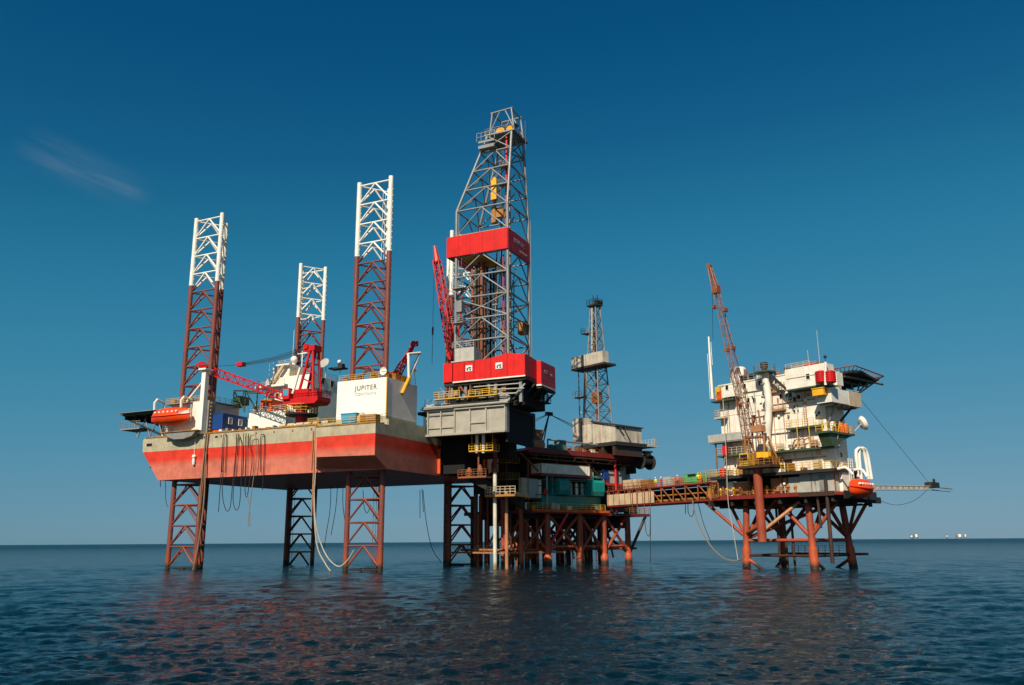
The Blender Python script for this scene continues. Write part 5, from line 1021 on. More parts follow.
x = Rt(632, 483, v=1)[0]; crate(FBr, 'large pale crate at the left end of the bridge deck', (x, 1.5, zc), (4.6, 1.8, 1.9), 'beige')
x = Rt(646, 481, v=1)[0]; crate(FBr, 'dark wooden crate beside the large pale crate on the bridge', (x, 1.4, zc), (2.3, 1.6, 1.6), 'wood', slats=4)
x = Rt(667.5, 478, v=1)[0]; solo('grey_locker', 'pale grey locker standing between the workers on the bridge', 'locker', FBr, G().box(x - 1, x + .9, .8, 1.8, zc, zc + 1.7).box(x - .9, x, .76, .799, zc + .1, zc + 1.6).box(x + .05, x + .8, .76, .799, zc + .1, zc + 1.6), M['grey'])
x = Rt(691, 475, v=1)[0]; T_ = container(FBr, 'green_container', 'bright green open-topped container at the right end of the bridge', x - 1.8, x + 2.2, .8, 2.6, zc, zc + 1.9, M['bright_green'], rib=False); T_.box('opening', x - .6, x + 1.4, .75, .79, zc + 1.4, zc + 1.75, M['black'])
x = Rt(683, 477, v=1)[0]; crate(FBr, 'small brown crate left of the green container on the bridge', (x, 1.2, zc), (.9, 1, 1.2), 'wood')
for i, (px, top, lg, hm, lab) in enumerate([(655.5, 'hi_vis', 'work_orange', 'white_clean', 'worker in a yellow vest and orange trousers left of the bridge middle'), (661, 'work_red', 'work_red', 'white_clean', 'worker in red overalls beside the pale locker on the bridge'), (674.5, 'work_orange', 'work_orange', 'crane_red', 'worker in orange overalls right of the pale locker on the bridge'), (677.5, 'work_orange', 'work_blue', 'white_clean', 'worker in an orange jacket and dark trousers by the small brown crate'), (698.3, 'hi_vis', 'work_orange', 'bright_orange_yellow', 'worker in a yellow vest right of the green container'), (700.8, 'work_orange', 'work_orange', 'work_orange', 'worker in orange at the right end of the bridge')]):
    person(FBr, (Rt(px, 480, v=.7)[0], .7, zc), rad(-40 + 50 * i), lab, top, lg, hm, i)
for i, (px, top, lab) in enumerate([(596.5, 'work_red', 'worker in red standing beside the cream locker on the platform'), (601, 'work_blue', 'worker in dark blue standing beside the blue locker on the platform')]):
    person(FB, (-.9, Bt(px, 470, u=-.9)[1], 15.59), rad(20 + 60 * i), lab, top, 'work_blue' if i else 'work_red', 'white_clean', i)
for k, h in enumerate([[(685.5, 502), (685.5, 514)], [(688, 502), (688.2, 512), (691, 516.5), (693.5, 513), (694, 502)], [(698, 502), (703, 522), (710, 540)]]):
    hose(h, ['short dark line hanging under the bridge', 'dark hose loop hanging under the bridge', 'dark line slanting away under the bridge'][k], 'rubber', .06, F=FBr, v=1.5, group='lines under the bridge')
for k, h in enumerate([[(644, 508), (645.5, 528), (647.5, 535), (650, 533), (650.3, 505)], [(650.5, 515), (650.5, 563)]]):
    hose(h, ['dark hose loop below the bridge foot', 'straight dark line dropping to the sea below the bridge foot'][k], 'rubber', .06, F=FBr, v=.2, group='lines under the bridge')
for k, px in enumerate((632, 637, 644, 650)):
    hose([(px, 478), (px + .3, 495), (px + .2, 512)], 'brown cable hung over the cream bridge panel, ' + ['first from the left', 'second from the left', 'third from the left', 'last at the right'][k], 'rust', .06, F=FBr, v=-.5, group='cables over the bridge panel')

# ================================================================== ACCOMMODATION PLATFORM
Ct = FC.at
pcx = Thing('accommodation_platform', 'four-legged rust red jacket and deck under the white accommodation building', 'platform', FC, (-11.6, 7.4, -6))
ZD1, ZD2 = 11.1, 14.35
top = [(-17.2, 2.6), (-6.2, 2.6), (-6.2, 12.4), (-17.2, 12.4)]; bot = [(-17.6, 2.0), (-5.6, 2.0), (-5.6, 13.2), (-17.8, 13.2)]
def lg(k, z): t = z / ZD1; return Vector((bot[k][0] + (top[k][0] - bot[k][0]) * t, bot[k][1] + (top[k][1] - bot[k][1]) * t, z))
for k in range(4):
    l = pcx.tube('leg', lg(k, -6), lg(k, ZD1 - .5), .52, M['jacket'], n=18)
    pcx.add('leg_sleeve', G().tube(lg(k, -4), lg(k, 3.2), .66, 18), M['jacket'], l, smooth=True)
for k in range(4):
    j = (k + 1) % 4; m_ = (lg(k, ZD1) + lg(j, ZD1)) / 2
    pcx.strut('jacket_girder', lg(k, 4.3), lg(j, 4.3), .27, M['jacket']); pcx.strut('jacket_girder', lg(k, 2.0), lg(j, 2.0), .2, M['dark_brown'])
    pcx.strut('jacket_brace', lg(k, 4.6), m_ + Vector((0, 0, -.6)), .3, M['jacket']); pcx.strut('jacket_brace', lg(j, 4.6), m_ + Vector((0, 0, -.6)), .3, M['jacket'])
    pcx.strut('jacket_brace', lg(k, 1.6), (lg(k, -2) + lg(j, -2)) / 2, .25, M['jacket']) 
pcx.strut('jacket_brace', lg(0, 4.6), lg(2, ZD1 - .6), .28, M['jacket']); pcx.strut('jacket_brace', lg(1, 4.6), lg(3, ZD1 - .6), .28, M['jacket'])
for k, t_ in ((0, (-25, 2)), (0, (-22, 4.5)), (3, (-22.5, 12)), (2, (-1.2, 12)), (1, (-.8, 3)), (2, (-4.5, 14.2))):
    pcx.strut('raking_brace', lg(k, 4.8), (t_[0], t_[1], ZD1 - .4), .27, M['jacket'])
pcx.strut('raking_brace', lg(0, 5.4), (-12, -1.4, 6.5), .28, M['rust']); pcx.strut('raking_brace', (-12, -1.4, 5.6), (-7.5, 2.4, 10), .28, M['rust_light'])
pcx.add('boat_landing', G().box(-19, -4, 14.3, 15.3, 1.9, 2.3).rail([(-17, 14.4, 2.3), (-6, 14.4, 2.3)], 1.1, .05, 1.2), M['rust'])
for k in range(3): pcx.strut('riser', (-14 + k * 1.3, 6, -6), (-14 + k * 1.3, 6, ZD1), .2, M['dark_brown'])
pcx.strut('riser', (-3.2, .6, 6), (-3.4, .5, 13), .2, M['dark_brown']); pcx.strut('riser', (-1.7, .3, 1), (-1.6, .3, 13), .28, M['dark_brown'])
u0 = Ct(705, 500, v=0)[0]
pcx.add('main_deck', G().prism([(u0, 1.4), (u0 + 2.5, 0), (-.2, 0), (.6, 1), (.6, 10.5), (-3, 14.6), (-23, 14.6)], 'z', ZD1 - .35, ZD1 + .1), M['deck_red'])
pcx.add('deck_edge_beam', G().box(u0 + 2.5, -6, -.14, -.004, ZD1 - .35, ZD1 + .25), M['deck_red']); pcx.add('deck_edge_beam', G().box(-5.98, -.2, -.14, -.004, ZD1 - .45, ZD1 + .2), M['dark_brown']); pcx.add('deck_edge_beam', G().box(.61, .75, 1, 10.5, ZD1 - .9, ZD1 + .25), M['dark'])
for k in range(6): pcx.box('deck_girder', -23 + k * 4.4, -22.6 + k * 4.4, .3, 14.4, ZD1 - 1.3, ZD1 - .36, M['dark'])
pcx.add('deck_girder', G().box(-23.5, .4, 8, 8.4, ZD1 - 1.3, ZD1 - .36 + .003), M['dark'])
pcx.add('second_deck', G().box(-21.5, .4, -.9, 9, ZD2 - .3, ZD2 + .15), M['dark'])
pcx.add('second_deck_railing', G().rail([(-24, 0, ZD2 + .15), (-21.4, -.8, ZD2 + .15), (-12.6, -.8, ZD2 + .15)], 1.15, .05, 1.2), M['yellow']); pcx.add('second_deck_railing', G().rail([(-8.2, -.8, ZD2 + .15), (.3, -.8, ZD2 + .15), (.3, 6, ZD2 + .15)], 1.15, .05, 1.2), M['yellow'])
pcx.add('main_deck_railing', G().rail([(u0 + .1, 1.5, ZD1 + .1), (u0 + 2.5, .1, ZD1 + .1), (-9.2, .1, ZD1 + .1)], 1.1, .05, 1.2), M['rust'])
for x in (-20, -15, -9.2, -4, -.4): pcx.strut('deck_column', (x, .5, ZD1 + .1), (x, .5, ZD2 - .3), .2, M['rust'])
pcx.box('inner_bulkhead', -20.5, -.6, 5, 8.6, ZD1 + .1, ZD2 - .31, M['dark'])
# machinery on the main deck
def px_box(name, label, cat, F, x0, x1, y0, y1, v, depth, mat, extra=None, group=None, ground=None):
    a_, b_ = F.at(x0, y1, v=v), F.at(x1, y0, v=v); z0_ = ground if ground is not None else a_[2]
    T_ = Thing(name, label, cat, F, ((a_[0] + b_[0]) / 2, v + depth / 2, z0_), group)
    bo = T_.box('body', a_[0], b_[0], v, v + depth, z0_, b_[2], M[mat])
    T_.add('frame', G().box(a_[0] - .06, a_[0] + .08, v - .05, v + .08, z0_, b_[2] + .05).box(b_[0] - .08, b_[0] + .06, v - .05, v + .08, z0_, b_[2] + .05).box(a_[0] + .08, b_[0] - .08, v - .05, v + .08, b_[2] - .1, b_[2] + .05), M[extra or mat])
    return T_
px_box('rusty_tank_box', 'orange rust-stained tank on the main deck left of the crane pedestal', 'tank', FC, 733.5, 750, 481.5, 492, .8, 2.6, 'rust_light', 'beige', ground=ZD1 + .1)
px_box('rusty_tank_box', 'pale tank with rust streaks at the left of the orange tank', 'tank', FC, 728, 733, 482, 492, .8, 2.6, 'white_worn', ground=ZD1 + .1)
px_box('rusty_tank_box', 'tan rusty tank on the main deck right of the crane pedestal', 'tank', FC, 772, 786.5, 478, 491, .7, 3, 'rust_light', ground=ZD1 + .1)
px_box('blue_pump_unit', 'pale blue pump unit at the left end of the main deck', 'pump', FC, 719, 726, 479, 493, .9, 2, 'sky_blue', 'white', ground=ZD1 + .1)
px_box('pipe_skid', 'rusty yellow pipe skid where the bridge meets the platform', 'pipe skid', FC, 708, 718, 484, 496, 1.5, 1.5, 'ochre', 'rust', ground=ZD1 + .1)
g = G()
for k in range(7): g.tube((u0 + 2 + k * 1.9, .5, ZD1 + .55 + .25 * (k % 3)), (u0 + 4.4 + k * 1.9, .45, ZD1 + .55 + .25 * ((k + 1) % 3)), .12, 6)
pcx.add('deck_piping', g, M['ochre'])
lw = Ct(785, 484, v=.5); pcx.add('deck_lamp', G().ball((lw[0], .3, lw[2]), .22).tube((lw[0], .4, ZD1), (lw[0], .4, lw[2]), .05, 4), M['white_clean'])
c0 = Ct(788, 482, v=.3)[0]; c1 = Ct(800, 482, v=.3)[0]; c2_ = Ct(834, 482, v=.3)[0]
container(FC, 'grey_module', 'low ribbed grey module left of the larger one on the main deck', c0, c1 - .05, .4, 3, ZD1 + .1, ZD1 + 2.6, M['grey'])
gm = container(FC, 'grey_module', 'large ribbed grey cabin with a door at the near deck corner', c1, c2_, .3, 3.3, ZD1 + .1, ZD1 + 3.0, M['grey'])
gm.box('door', c1 + 3.2, c1 + 4.2, .22, .295, ZD1 + .4, ZD1 + 2.6, M['mid_grey'])
# ---- white building
ab = Thing('accommodation_building', 'rust streaked white accommodation building with balconies and a helideck', 'building', FC, (-11, 5, ZD2 + .15))
ZF, ZR = ZD2 + .16, 29.7
UE = Ct(828, 440, v=1)[0]
w_ = ab.add('wall', G().box(-20, UE, 1, 6.4, ZF, ZR), M['white_worn']); ab.add('rear_wing', G().box(-19, -6, 6.4, 12, ZF, ZR - .5), M['white_worn'])
ab.add('roof_edge', G().box(-20.1, UE + .1, .9, 6.5, ZR, ZR + .18), M['white'])
for z in (18.0, 21.35, 24.6, 27.2): ab.box('storey_band', -20.02, UE, .94, .999, z - .05, z + .05, M['white_worn'])
for k in range(8): ab.box('wall_seam', -18.5 + k * 2.2, -18.45 + k * 2.2, .96, .999, ZF + .1, ZR - .05, M['white_worn'])
q0, q1 = Ct(722, 398, v=-.6), Ct(735, 385, v=-.6)
ab.box('side_annex', q0[0], q1[0], -.6, 1, q0[2], q1[2] - .1, M['white'])
wins = [(727, 387.6), (744.7, 386.3), (760, 383), (776.3, 381.5), (792.2, 379), (748.7, 400.4), (754.4, 400.3), (781.2, 396.5), (787, 395.7), (790.5, 395), (794.5, 406.8), (797.5, 406.4), (788.6, 390.5), (794.5, 411.5), (798, 411), (735.5, 465.8), (738.8, 465.3), (816.8, 415.8), (819, 413)]
for i, (px, py) in enumerate(wins):
    v_ = 1 if i else -.6; c_ = Ct(px, py, v=v_)
    if c_[0] < UE - .5: ab.window((c_[0], v_, c_[2]), .55 if i < 10 else .35, .8 if i < 10 else .45, 'v', M['white'], M['glass'])
for px, py in ((835, 425), (838, 440), (841, 455)):
    c_ = Ct(px, py, u=UE); ab.window((UE, c_[1], c_[2]), .6, .7, 'u', M['white'], M['glass'])
for px, py, w2, h2, mt in ((818, 448.5, .9, 2.0, 'beige'), (812, 443, .9, 2.0, 'beige'), (747, 466, .9, 2, 'mid_grey'), (789, 467, 1.3, 2.1, 'dark_brown')):
    c_ = Ct(px, py, v=1); ab.box('door', c_[0] - w2 / 2, c_[0] + w2 / 2, .93, .998, c_[2] - h2 / 2, c_[2] + h2 / 2, M[mt])
# balconies: slab with a green edge, railing, brackets
def balcony(px0, py0, px1, py1, out, mat='green', back=1.0, rail='beige'):
    a_ = Ct(px0, py0, v=back - out); b_ = Ct(px1, py1, v=back - out); z = (a_[2] + b_[2]) / 2
    s_ = ab.add('balcony', G().box(a_[0], b_[0], back - out, back - .003, z - .22, z + .05), M[mat])
    ab.add('railing', G().rail([(a_[0] + .05, back - .1, z + .05), (a_[0] + .05, back - out + .06, z + .05), (b_[0] - .05, back - out + .06, z + .05), (b_[0] - .05, back - .1, z + .05)], 1.15, .04, 1.0), M[rail], s_)
    return s_, a_[0], b_[0], z
balcony(763, 452.5, 834.5, 446, 1.5); balcony(786, 428.8, 819.5, 424.6, 1.3, rail='yellow'); balcony(711, 401.5, 733, 398, 1.5)
balcony(768, 411, 783, 408.5, .9, 'rust_light'); balcony(714, 418, 724, 416.6, 1.2, 'beige'); balcony(717, 456, 747, 453.5, 1.4)
balcony(768.5, 392, 784, 389.5, .5, 'rust_light')
for px in (800, 812, 826): c_ = Ct(px, 440, v=.2); ab.strut('post', (c_[0], -.4, 18.05), (c_[0], -.4, 21.2), .07, M['yellow'])
g = G()
for px, py in ((806, 441), (800, 443), (796, 444)): c_ = Ct(px, py, v=.3); g.path([(c_[0] - .8, .3, 18.1), (c_[0] - .2, .3, 19.2), (c_[0] + .6, .3, 19.4), (c_[0] + .9, .3, 18.1)], .12, 6)
ab.add('fire_hose_reel', g, M['rust'])
# stair down the right end of the middle balcony
c0_ = Ct(829, 427, v=-.5); c1_ = Ct(832, 444, v=-.5)
ab.strut('stair_stringer', (c0_[0] + .8, -.3, 21.3), (c1_[0] - .3, -.3, 18.1), .12, M['yellow']); ab.strut('stair_stringer', (c0_[0] + 1.3, .4, 21.3), (c1_[0] + .2, .4, 18.1), .12, M['yellow'])
# right-hand side galleries
def gallery(px0, py0, px1, py1, u, out, mat):
    a_ = Ct(px0, py0, u=u + out); b_ = Ct(px1, py1, u=u + out); z = (a_[2] + b_[2]) / 2
    s_ = ab.add('balcony', G().box(u + .003, u + out, a_[1], b_[1], z - .25, z + .05), M[mat]); ab.add('railing', G().rail([(u + .1, a_[1] + .05, z + .05), (u + out - .06, a_[1] + .05, z + .05), (u + out - .06, b_[1] - .05, z + .05), (u + .1, b_[1] - .05, z + .05)], 1.15, .05, 1), M['yellow'], s_)
    return z, a_[1], b_[1]
zg, va, vb = gallery(829, 431, 855, 434, UE, 2.2, 'green')
ab.add('gallery_brackets', G().prism([(va + .3, zg - .25), (vb - .4, zg - .25), (va + 1.2, zg - 2.0)], 'u', UE + .2, UE + 1.9), M['green'])
for k, (px, mt, lab) in enumerate(((833, 'white_clean', 'white drum on the right-hand gallery'), (841, 'orange_box', 'orange locker on the right-hand gallery'), (845.5, 'orange_box', 'orange cylinder on the right-hand gallery beside the dish'))):
    c_ = Ct(px, 427, u=UE + 1.2); solo('gallery_locker', lab, 'locker', FC, G().lathe((UE + 1.2, c_[1], zg + .05), [(.4, 0), (.42, .1), (.42, 1.4), (.3, 1.6)], 10), M[mat_] if 0 else M[mt], 'lockers on the gallery', True)
dq = Ct(861, 424, u=UE + 2)
ds = Thing('satellite_dish', 'white satellite dish on the right-hand gallery rail of the building', 'satellite dish', FC, (UE + 2, vb - .3, zg + .05))
g = G(); ax_ = Vector((.55, .75, .35)).normalized(); a1_ = ax_.orthogonal().normalized(); a2_ = ax_.cross(a1_); n = 18; cc = Vector(dq)
R3 = [(1.15, .45), (.75, .15), (.05, 0), (.05, -.1), (.8, .0), (1.15, .4)]
g.poly([cc + ax_ * h_ + (a1_ * math.cos(2 * math.pi * k / n) + a2_ * math.sin(2 * math.pi * k / n)) * r_ for r_, h_ in R3 for k in range(n)], [(i * n + k, i * n + (k + 1) % n, ((i + 1) % 6) * n + (k + 1) % n, ((i + 1) % 6) * n + k) for i in range(6) for k in range(n)])
ds.add('reflector', g, M['white_clean'], smooth=True); ds.tube('arm', (UE + 1.9, vb - .3, zg + .05), tuple(cc), .1, M['grey'])
# roof: wing house, tanks, boxes
a_, b_ = Ct(801.5, 387.5, v=-1.4), Ct(824, 385, v=-1.4)
wg = ab.add('wing_house', G().box(a_[0] - 2.6, 1.0, -1.4, .94, a_[2], ZR + .3), M['white'])
ab.add('wing_edge', G().box(a_[0] - 2.6, 1.1, -1.5, .93, a_[2] - .22, a_[2] - .003), M['green'], wg)
ab.add('wing_stair', G().prism([(a_[0] - 2.8, a_[2] - .1), (a_[0] - 2.4, a_[2] - .3), (a_[0] - 5.6, ZR + .2), (a_[0] - 6.0, ZR + .2)], 'v', -1.0, -.3), M['dark'])
c_ = Ct(808, 376.5, v=-1.4); ab.window((c_[0], -1.4, c_[2]), .6, .8, 'v', M['white'], M['glass'])
ab.add('wing_rail', G().tube((a_[0] - 2.4, -1.45, ZR - 1.2), (.8, -1.45, ZR - 1.2), .05, 4).rail([(a_[0] - 2.5, -1.3, ZR + .3), (-1.6, -1.3, ZR + .3)], .8, .04, 1), M['beige'])
for k, px in enumerate((821, 830)):
    c_ = Ct(px, 377, v=-1.9); zl_ = c_[2] - .95; g = G().lathe((c_[0], -1.9, zl_), [(.5, 0), (.8, .12)] + [(r_, .12 + .27 * j + d_) for j in range(6) for r_, d_ in ((.8, 0), (.86, .06), (.86, .16), (.8, .22))] + [(.8, 1.75), (.5, 1.88)], 14)
    solo('life_raft_canister', ('left' if k == 0 else 'right') + ' ribbed red life raft canister on the roof wing', 'life raft', FC, g, M['crane_red'], 'red canisters on the roof wing')
a_, b_ = Ct(812.5, 396, v=-2.2), Ct(825, 387.5, v=-2.2)
yb = Thing('yellow_box', 'bright orange-yellow box hung under the roof wing', 'box', FC, (a_[0], -2, a_[2])); yb.box('body', a_[0], b_[0] - .3, -2.2, -.9, a_[2], b_[2], M['bright_orange_yellow']); yb.box('lid', a_[0] - .08, b_[0] - .22, -2.28, -.85, b_[2] + .003, b_[2] + .15, M['yellow'])
# long white balcony box on the right side, carrying the helideck
x0, z0b, z1b = 1.4, Ct(826, 397, u=1.4), Ct(826, 386, u=1.4)
vend = Ct(861, 400, u=1.4)[1]; vm = Ct(849, 400, u=1.4)[1]
wb_ = ab.add('side_gallery', G().box(UE + .01, 1.4, -1.2, vm, 24.1, 26.2), M['white']); ab.add('side_gallery_end', G().box(UE + 1, 1.45, vm + .003, vend, 24.0, 26.25), M['beige'])
for k in range(5): ab.box('gallery_stiffener', UE + .2, 1.2, -.8 + k * 1.7, -.6 + k * 1.7, 23.7, 24.098, M['mid_grey'])
ab.strut('gallery_prop', (UE, 3, 20.6), (1.2, 5, 24), .18, M['dark']); ab.strut('gallery_prop', (UE, 1.2, 21), (1.0, .5, 24), .18, M['mid_grey'])
a_ = Ct(838, 386, u=1.6); ab.box('upper_gallery', UE + .5, 1.3, 1, Ct(843, 380, u=1.3)[1], 26.9, 28.9, M['white_worn'])
hd2 = Thing('helideck', 'dark helideck with a red net fringe jutting right from the white building roof', 'helideck', FC, (-4, 10, 26))
hz2 = 29.5
hd2.add('deck_plate', G().prism([(-11, 4.6), (2.0, 4.6), (2.6, 6.2), (.6, 14.6), (-2.5, 17.5), (-11, 17.5)], 'z', hz2 - .35, hz2), M['dark'])
for a_, b_ in (((-3.2, 3.3), (3.1, 3.3)), ((3.1, 3.3), (1.6, 15.2)), ((1.6, 15.2), (-2.2, 18.6))):
    hd2.strut('net_rail', (*a_, hz2 + .35), (*b_, hz2 + .35), .1, M['rust']); n = 8
    for k in range(n + 1):
        p_ = Vector((*a_, hz2 + .35)).lerp(Vector((*b_, hz2 + .35)), k / n); c_ = p_ + (Vector((-2.5, 10, hz2 - .1)) - p_).normalized() * 1.9
        hd2.strut('net_arm', p_, (c_.x, c_.y, hz2 - .02), .05, M['rust'])
for k in range(5): hd2.strut('deck_beam', (-10 + k * 2.6, 5, hz2 - .6), (-10 + k * 2.6, 17, hz2 - .6), .2, M['mid_grey'])
for v_ in (6.5, 8.5, 10): hd2.strut('prop', (1.0, min(v_, vend - .3), 26.25), (-1 + .4 * v_ - 3, v_ + 3.4, hz2 - .5), .13, M['mid_grey'])
hd2.strut('prop', (1.2, vend - .2, 26.2), (1.4, 13.8, hz2 - .3), .14, M['dark'])
hd2.box('support_core', -10, -3, 6.6, 11.5, 26, hz2 - .9, M['dark'])
# roof gear
a_, b_ = Ct(793, 371, v=3), Ct(816, 360.5, v=3)
rc = container(FC, 'roof_container', 'grey roof container with an orange end on the white building', a_[0], b_[0], 3, 5.4, ZR + .19, b_[2], M['mid_grey'], rib=False); rc.box('end_panel', b_[0] + .003, b_[0] + .06, 3.1, 5.3, ZR + .3, b_[2] - .1, M['ochre'])
solo('red_roof_box', 'low red box in front of the grey roof container', 'box', FC, G().box(*(lambda c: (c[0] - 1, c[0] + 1.1, 1.6, 2.9, ZR + .19, c[2] + .3))(Ct(811, 367, v=2))).box(*(lambda c: (c[0] - 1.05, c[0] + 1.15, 1.55, 2.95, c[2] + .3, c[2] + .4))(Ct(811, 367, v=2))), M['bright_red'])
rt_ = Ct(738, 378, v=2.4)
tk = Thing('roof_tank', 'upright white water tank on the left end of the building roof', 'tank', FC, (rt_[0], 2.6, ZR + .18)); tk.add('shell', G().lathe((rt_[0], 2.6, ZR + .18), [(1.35, 0), (1.4, .1), (1.4, 2.3), (1.1, 2.75), (.2, 2.95)], 18), M['white'], smooth=True); tk.add('ladder', G().rail([(rt_[0] + 1.5, 2.1, ZR + .2), (rt_[0] + 1.5, 3.1, ZR + .2)], 2.2, .06, .5, 5), M['rust'])
ab.add('roof_railing', G().rail([(-15, 1.1, ZR + .18), (-8.3, 1.1, ZR + .18)], 1.15, .035, 1), M['mid_grey'])
for px, py, top_ in ((752, 378, 371), (788, 372, 367)):
    c_ = Ct(px, py, v=2); solo('roof_vent', 'dark mushroom vent on the building roof ' + ('behind the crane boom' if px < 760 else 'right of the exhaust stack'), 'vent', FC, G().lathe((c_[0], 2, ZR + .18), [(.3, 0), (.3, .7), (.6, .75), (.55, 1.1), (.2, 1.25)], 10), M['dark'], 'vents on the roof', True)
# exhaust stack
e0, e1, e2 = Ct(767, 437, v=0), Ct(764.5, 372, v=0), Ct(764.5, 366, v=0)
ex = Thing('exhaust_stack', 'tall pale exhaust pipe with a capped platform up the building front', 'exhaust stack', FC, (e0[0], 0, 18))
k0 = Ct(768.5, 450, v=-.2)
ex.add('pipe', G().path(spline([(k0[0] - .3, .9, k0[2] - .2), (k0[0] - .1, .3, k0[2] + .5), (e0[0], 0, e0[2]), (e1[0] + .3, 0, (e0[2] + e1[2]) / 2), (e1[0], 0, e1[2])], 8), .58, 14), M['white'], smooth=True)
for t in (.2, .4, .6, .8): ex.add('band', G().lathe((e0[0] + (e1[0] - e0[0]) * t, 0, e0[2] + (e1[2] - e0[2]) * t), [(.68, 0), (.68, .25)], 14), M['mid_grey'])
ex.add('platform', G().lathe((e1[0], 0, e1[2] - .2), [(1.75, 0), (1.75, .15)], 16), M['green']); ex.add('platform_railing', G().rail([(e1[0] + 1.7 * math.cos(k * math.pi / 6), 1.7 * math.sin(k * math.pi / 6), e1[2] - .05) for k in range(13)], 1.1, .03, .9), M['mid_grey'])
ex.add('cap', G().lathe((e1[0], 0, e1[2]), [(.4, 0), (.4, .5), (.62, .6), (.62, 1.5), (.3, 1.6)], 14), M['dark_brown'], smooth=True)
# masts
m0, m1 = Ct(712.5, 399, v=-.6), Ct(711.5, 336, v=-.6)
ms = Thing('white_mast', 'tall white antenna mast on the left balcony of the building', 'mast', FC, (m0[0], -.6, m0[2])); ms.tube('pole', m0, (m0[0], -.6, m1[2]), .24, M['white_clean'], n=10, r2=.14)
ms.add('aerials', G().tube((m0[0] - .45, -.6, m0[2]), (m0[0] - .45, -.6, m1[2] - 3), .05, 5).tube((m0[0] + .4, -.6, m1[2] - 5), (m0[0] + .4, -.6, m1[2] - 1), .05, 5).tube((m0[0] - .5, -.6, m1[2] - 3), (m0[0] + .4, -.6, m1[2] - 3), .04, 5), M['white_clean'])
for px, y0_, y1_, lab in ((808.5, 361, 350, 'thin dark aerial above the grey roof container'), (820, 366, 330, 'thin tall whip aerial right of the grey roof container')):
    a_, b_ = Ct(px, y0_, v=3.2), Ct(px, y1_, v=3.2); T_ = Thing('whip_aerial', lab, 'aerial', FC, (a_[0], 3.2, ZR), 'roof aerials'); T_.tube('rod', (a_[0], 3.2, ZR), (a_[0], 3.2, b_[2]), .05, M['grey'], n=6); T_.add('mount', G().lathe((a_[0], 3.2, ZR + .18), [(.16, 0), (.16, .5), (.06, .6)], 8), M['grey'])
a_, b_ = Ct(825.5, 385, v=-2.5), Ct(825.5, 362, v=-2.5)
T_ = Thing('light_post', 'white post with a dark lamp between the red canisters', 'post', FC, (a_[0], -2.5, a_[2])); T_.tube('pole', a_, b_, .2, M['white_clean']); T_.add('lamp', G().ball((b_[0], -2.5, b_[2] + .8), .25).tube((b_[0], -2.5, b_[2]), (b_[0], -2.5, b_[2] + .8), .05, 5), M['dark'])
# grey walkway tower on the left
a_, b_ = Ct(708.5, 444, v=-1), Ct(741, 436, v=-1)
lt = Thing('walkway_tower', 'grey railed walkway on a brown column left of the building', 'walkway', FC, (a_[0] + .8, -.5, ZD2)); lt.box('floor', a_[0], b_[0], -1, .95, a_[2], a_[2] + .2, M['mid_grey']); lt.add('screen', G().box(a_[0], b_[0], -1.05, -.95, a_[2] + .2, a_[2] + 1.4).box(a_[0], a_[0] + .08, -.94, .9, a_[2] + .2, a_[2] + 1.4), M['grey'])
lt.add('column', G().lattice((a_[0] + .9, -.3, ZD1 + .1), (a_[0] + .9, -.3, a_[2] - .003), 1.0, 1.0, 7, .14), M['rust_light']); lt.strut('stair', (a_[0] + 1.8, -.3, ZD2), (a_[0] + 3.2, -.3, a_[2]), .12, M['mid_grey'])
for k, (px, py, mt, nm, lab) in enumerate(((725, 450, 'bright_red', 'fire_cabinet', 'red fire cabinet on the left balcony below the grey walkway'), (722.5, 472, 'bright_red', 'fire_cabinet', 'red fire cabinet at the left end of the second deck'), (719.5, 395, 'orange_box', 'life_ring_box', 'orange box beside the white mast on the top left balcony'), (718, 390.5, 'yellow', 'yellow_lamp', 'yellow lamp housing beside the roof tank'))):
    c_ = Ct(px, py, v=-.4); solo(nm, lab, 'box', FC, G().box(c_[0] - .45, c_[0] + .45, -.6, -.1, c_[2] - .9, c_[2] + .6).box(c_[0] - .38, c_[0] + .38, -.64, -.601, c_[2] - .8, c_[2] + .5), M[mt])
for k in range(7):
    px = 728 + k * 3.1; c_ = Ct(px, 471, v=-.3); solo('white_drum', 'pale drum in the row along the second deck, ' + ['first', 'second', 'third', 'fourth', 'fifth', 'sixth', 'last'][k] + ' from the left', 'drum', FC, G().lathe((c_[0], -.1, ZD2 + .16), [(.3, 0), (.32, .1), (.3, .5), (.32, .6), (.3, 1.0 + .2 * (k % 2))], 10), M['white_worn' if k % 3 else 'beige'], 'drums on the second deck', True)
# ---- crane of the accommodation platform
ck = Ct(760, 470, v=-1.6); ku = -11.9
kc = Thing('platform_crane', 'rusty yellow lattice boom crane leaning left over the white building front', 'crane', FC, (ku, -1.6, 4))
kc.tube('pedestal', (ku, -1.6, 4.1), (ku, -1.6, ZD2 + .9), .68, M['jacket'], n=18)
kc.add('slew_platform', G().box(ku - 2.6, ku + 3.4, -3.2, .6, ZD2 + .9, ZD2 + 1.3), M['dark_brown']); kc.add('platform_railing', G().rail([(ku - 2.5, -3.1, ZD2 + 1.3), (ku + 3.3, -3.1, ZD2 + 1.3), (ku + 3.3, .5, ZD2 + 1.3)], 1.2, .06, .9), M['ochre'])
kc.box('machinery_house', ku + .2, ku + 2.6, -2.4, .3, ZD2 + 1.31, ZD2 + 3.2, M['rust']); kc.box('cab', ku - 2.2, ku - .6, -2.9, -1.2, ZD2 + 1.31, ZD2 + 3.3, M['yellow'])
kc.add('cab_window', G().box(ku - 2.05, ku - .75, -2.95, -2.9, ZD2 + 2.1, ZD2 + 3.1), M['glass'])
kb = Ct(755, 453, v=-1.8); kt = Ct(709.3, 266, v=-1.8); km = Ct(716, 290, v=-1.8)
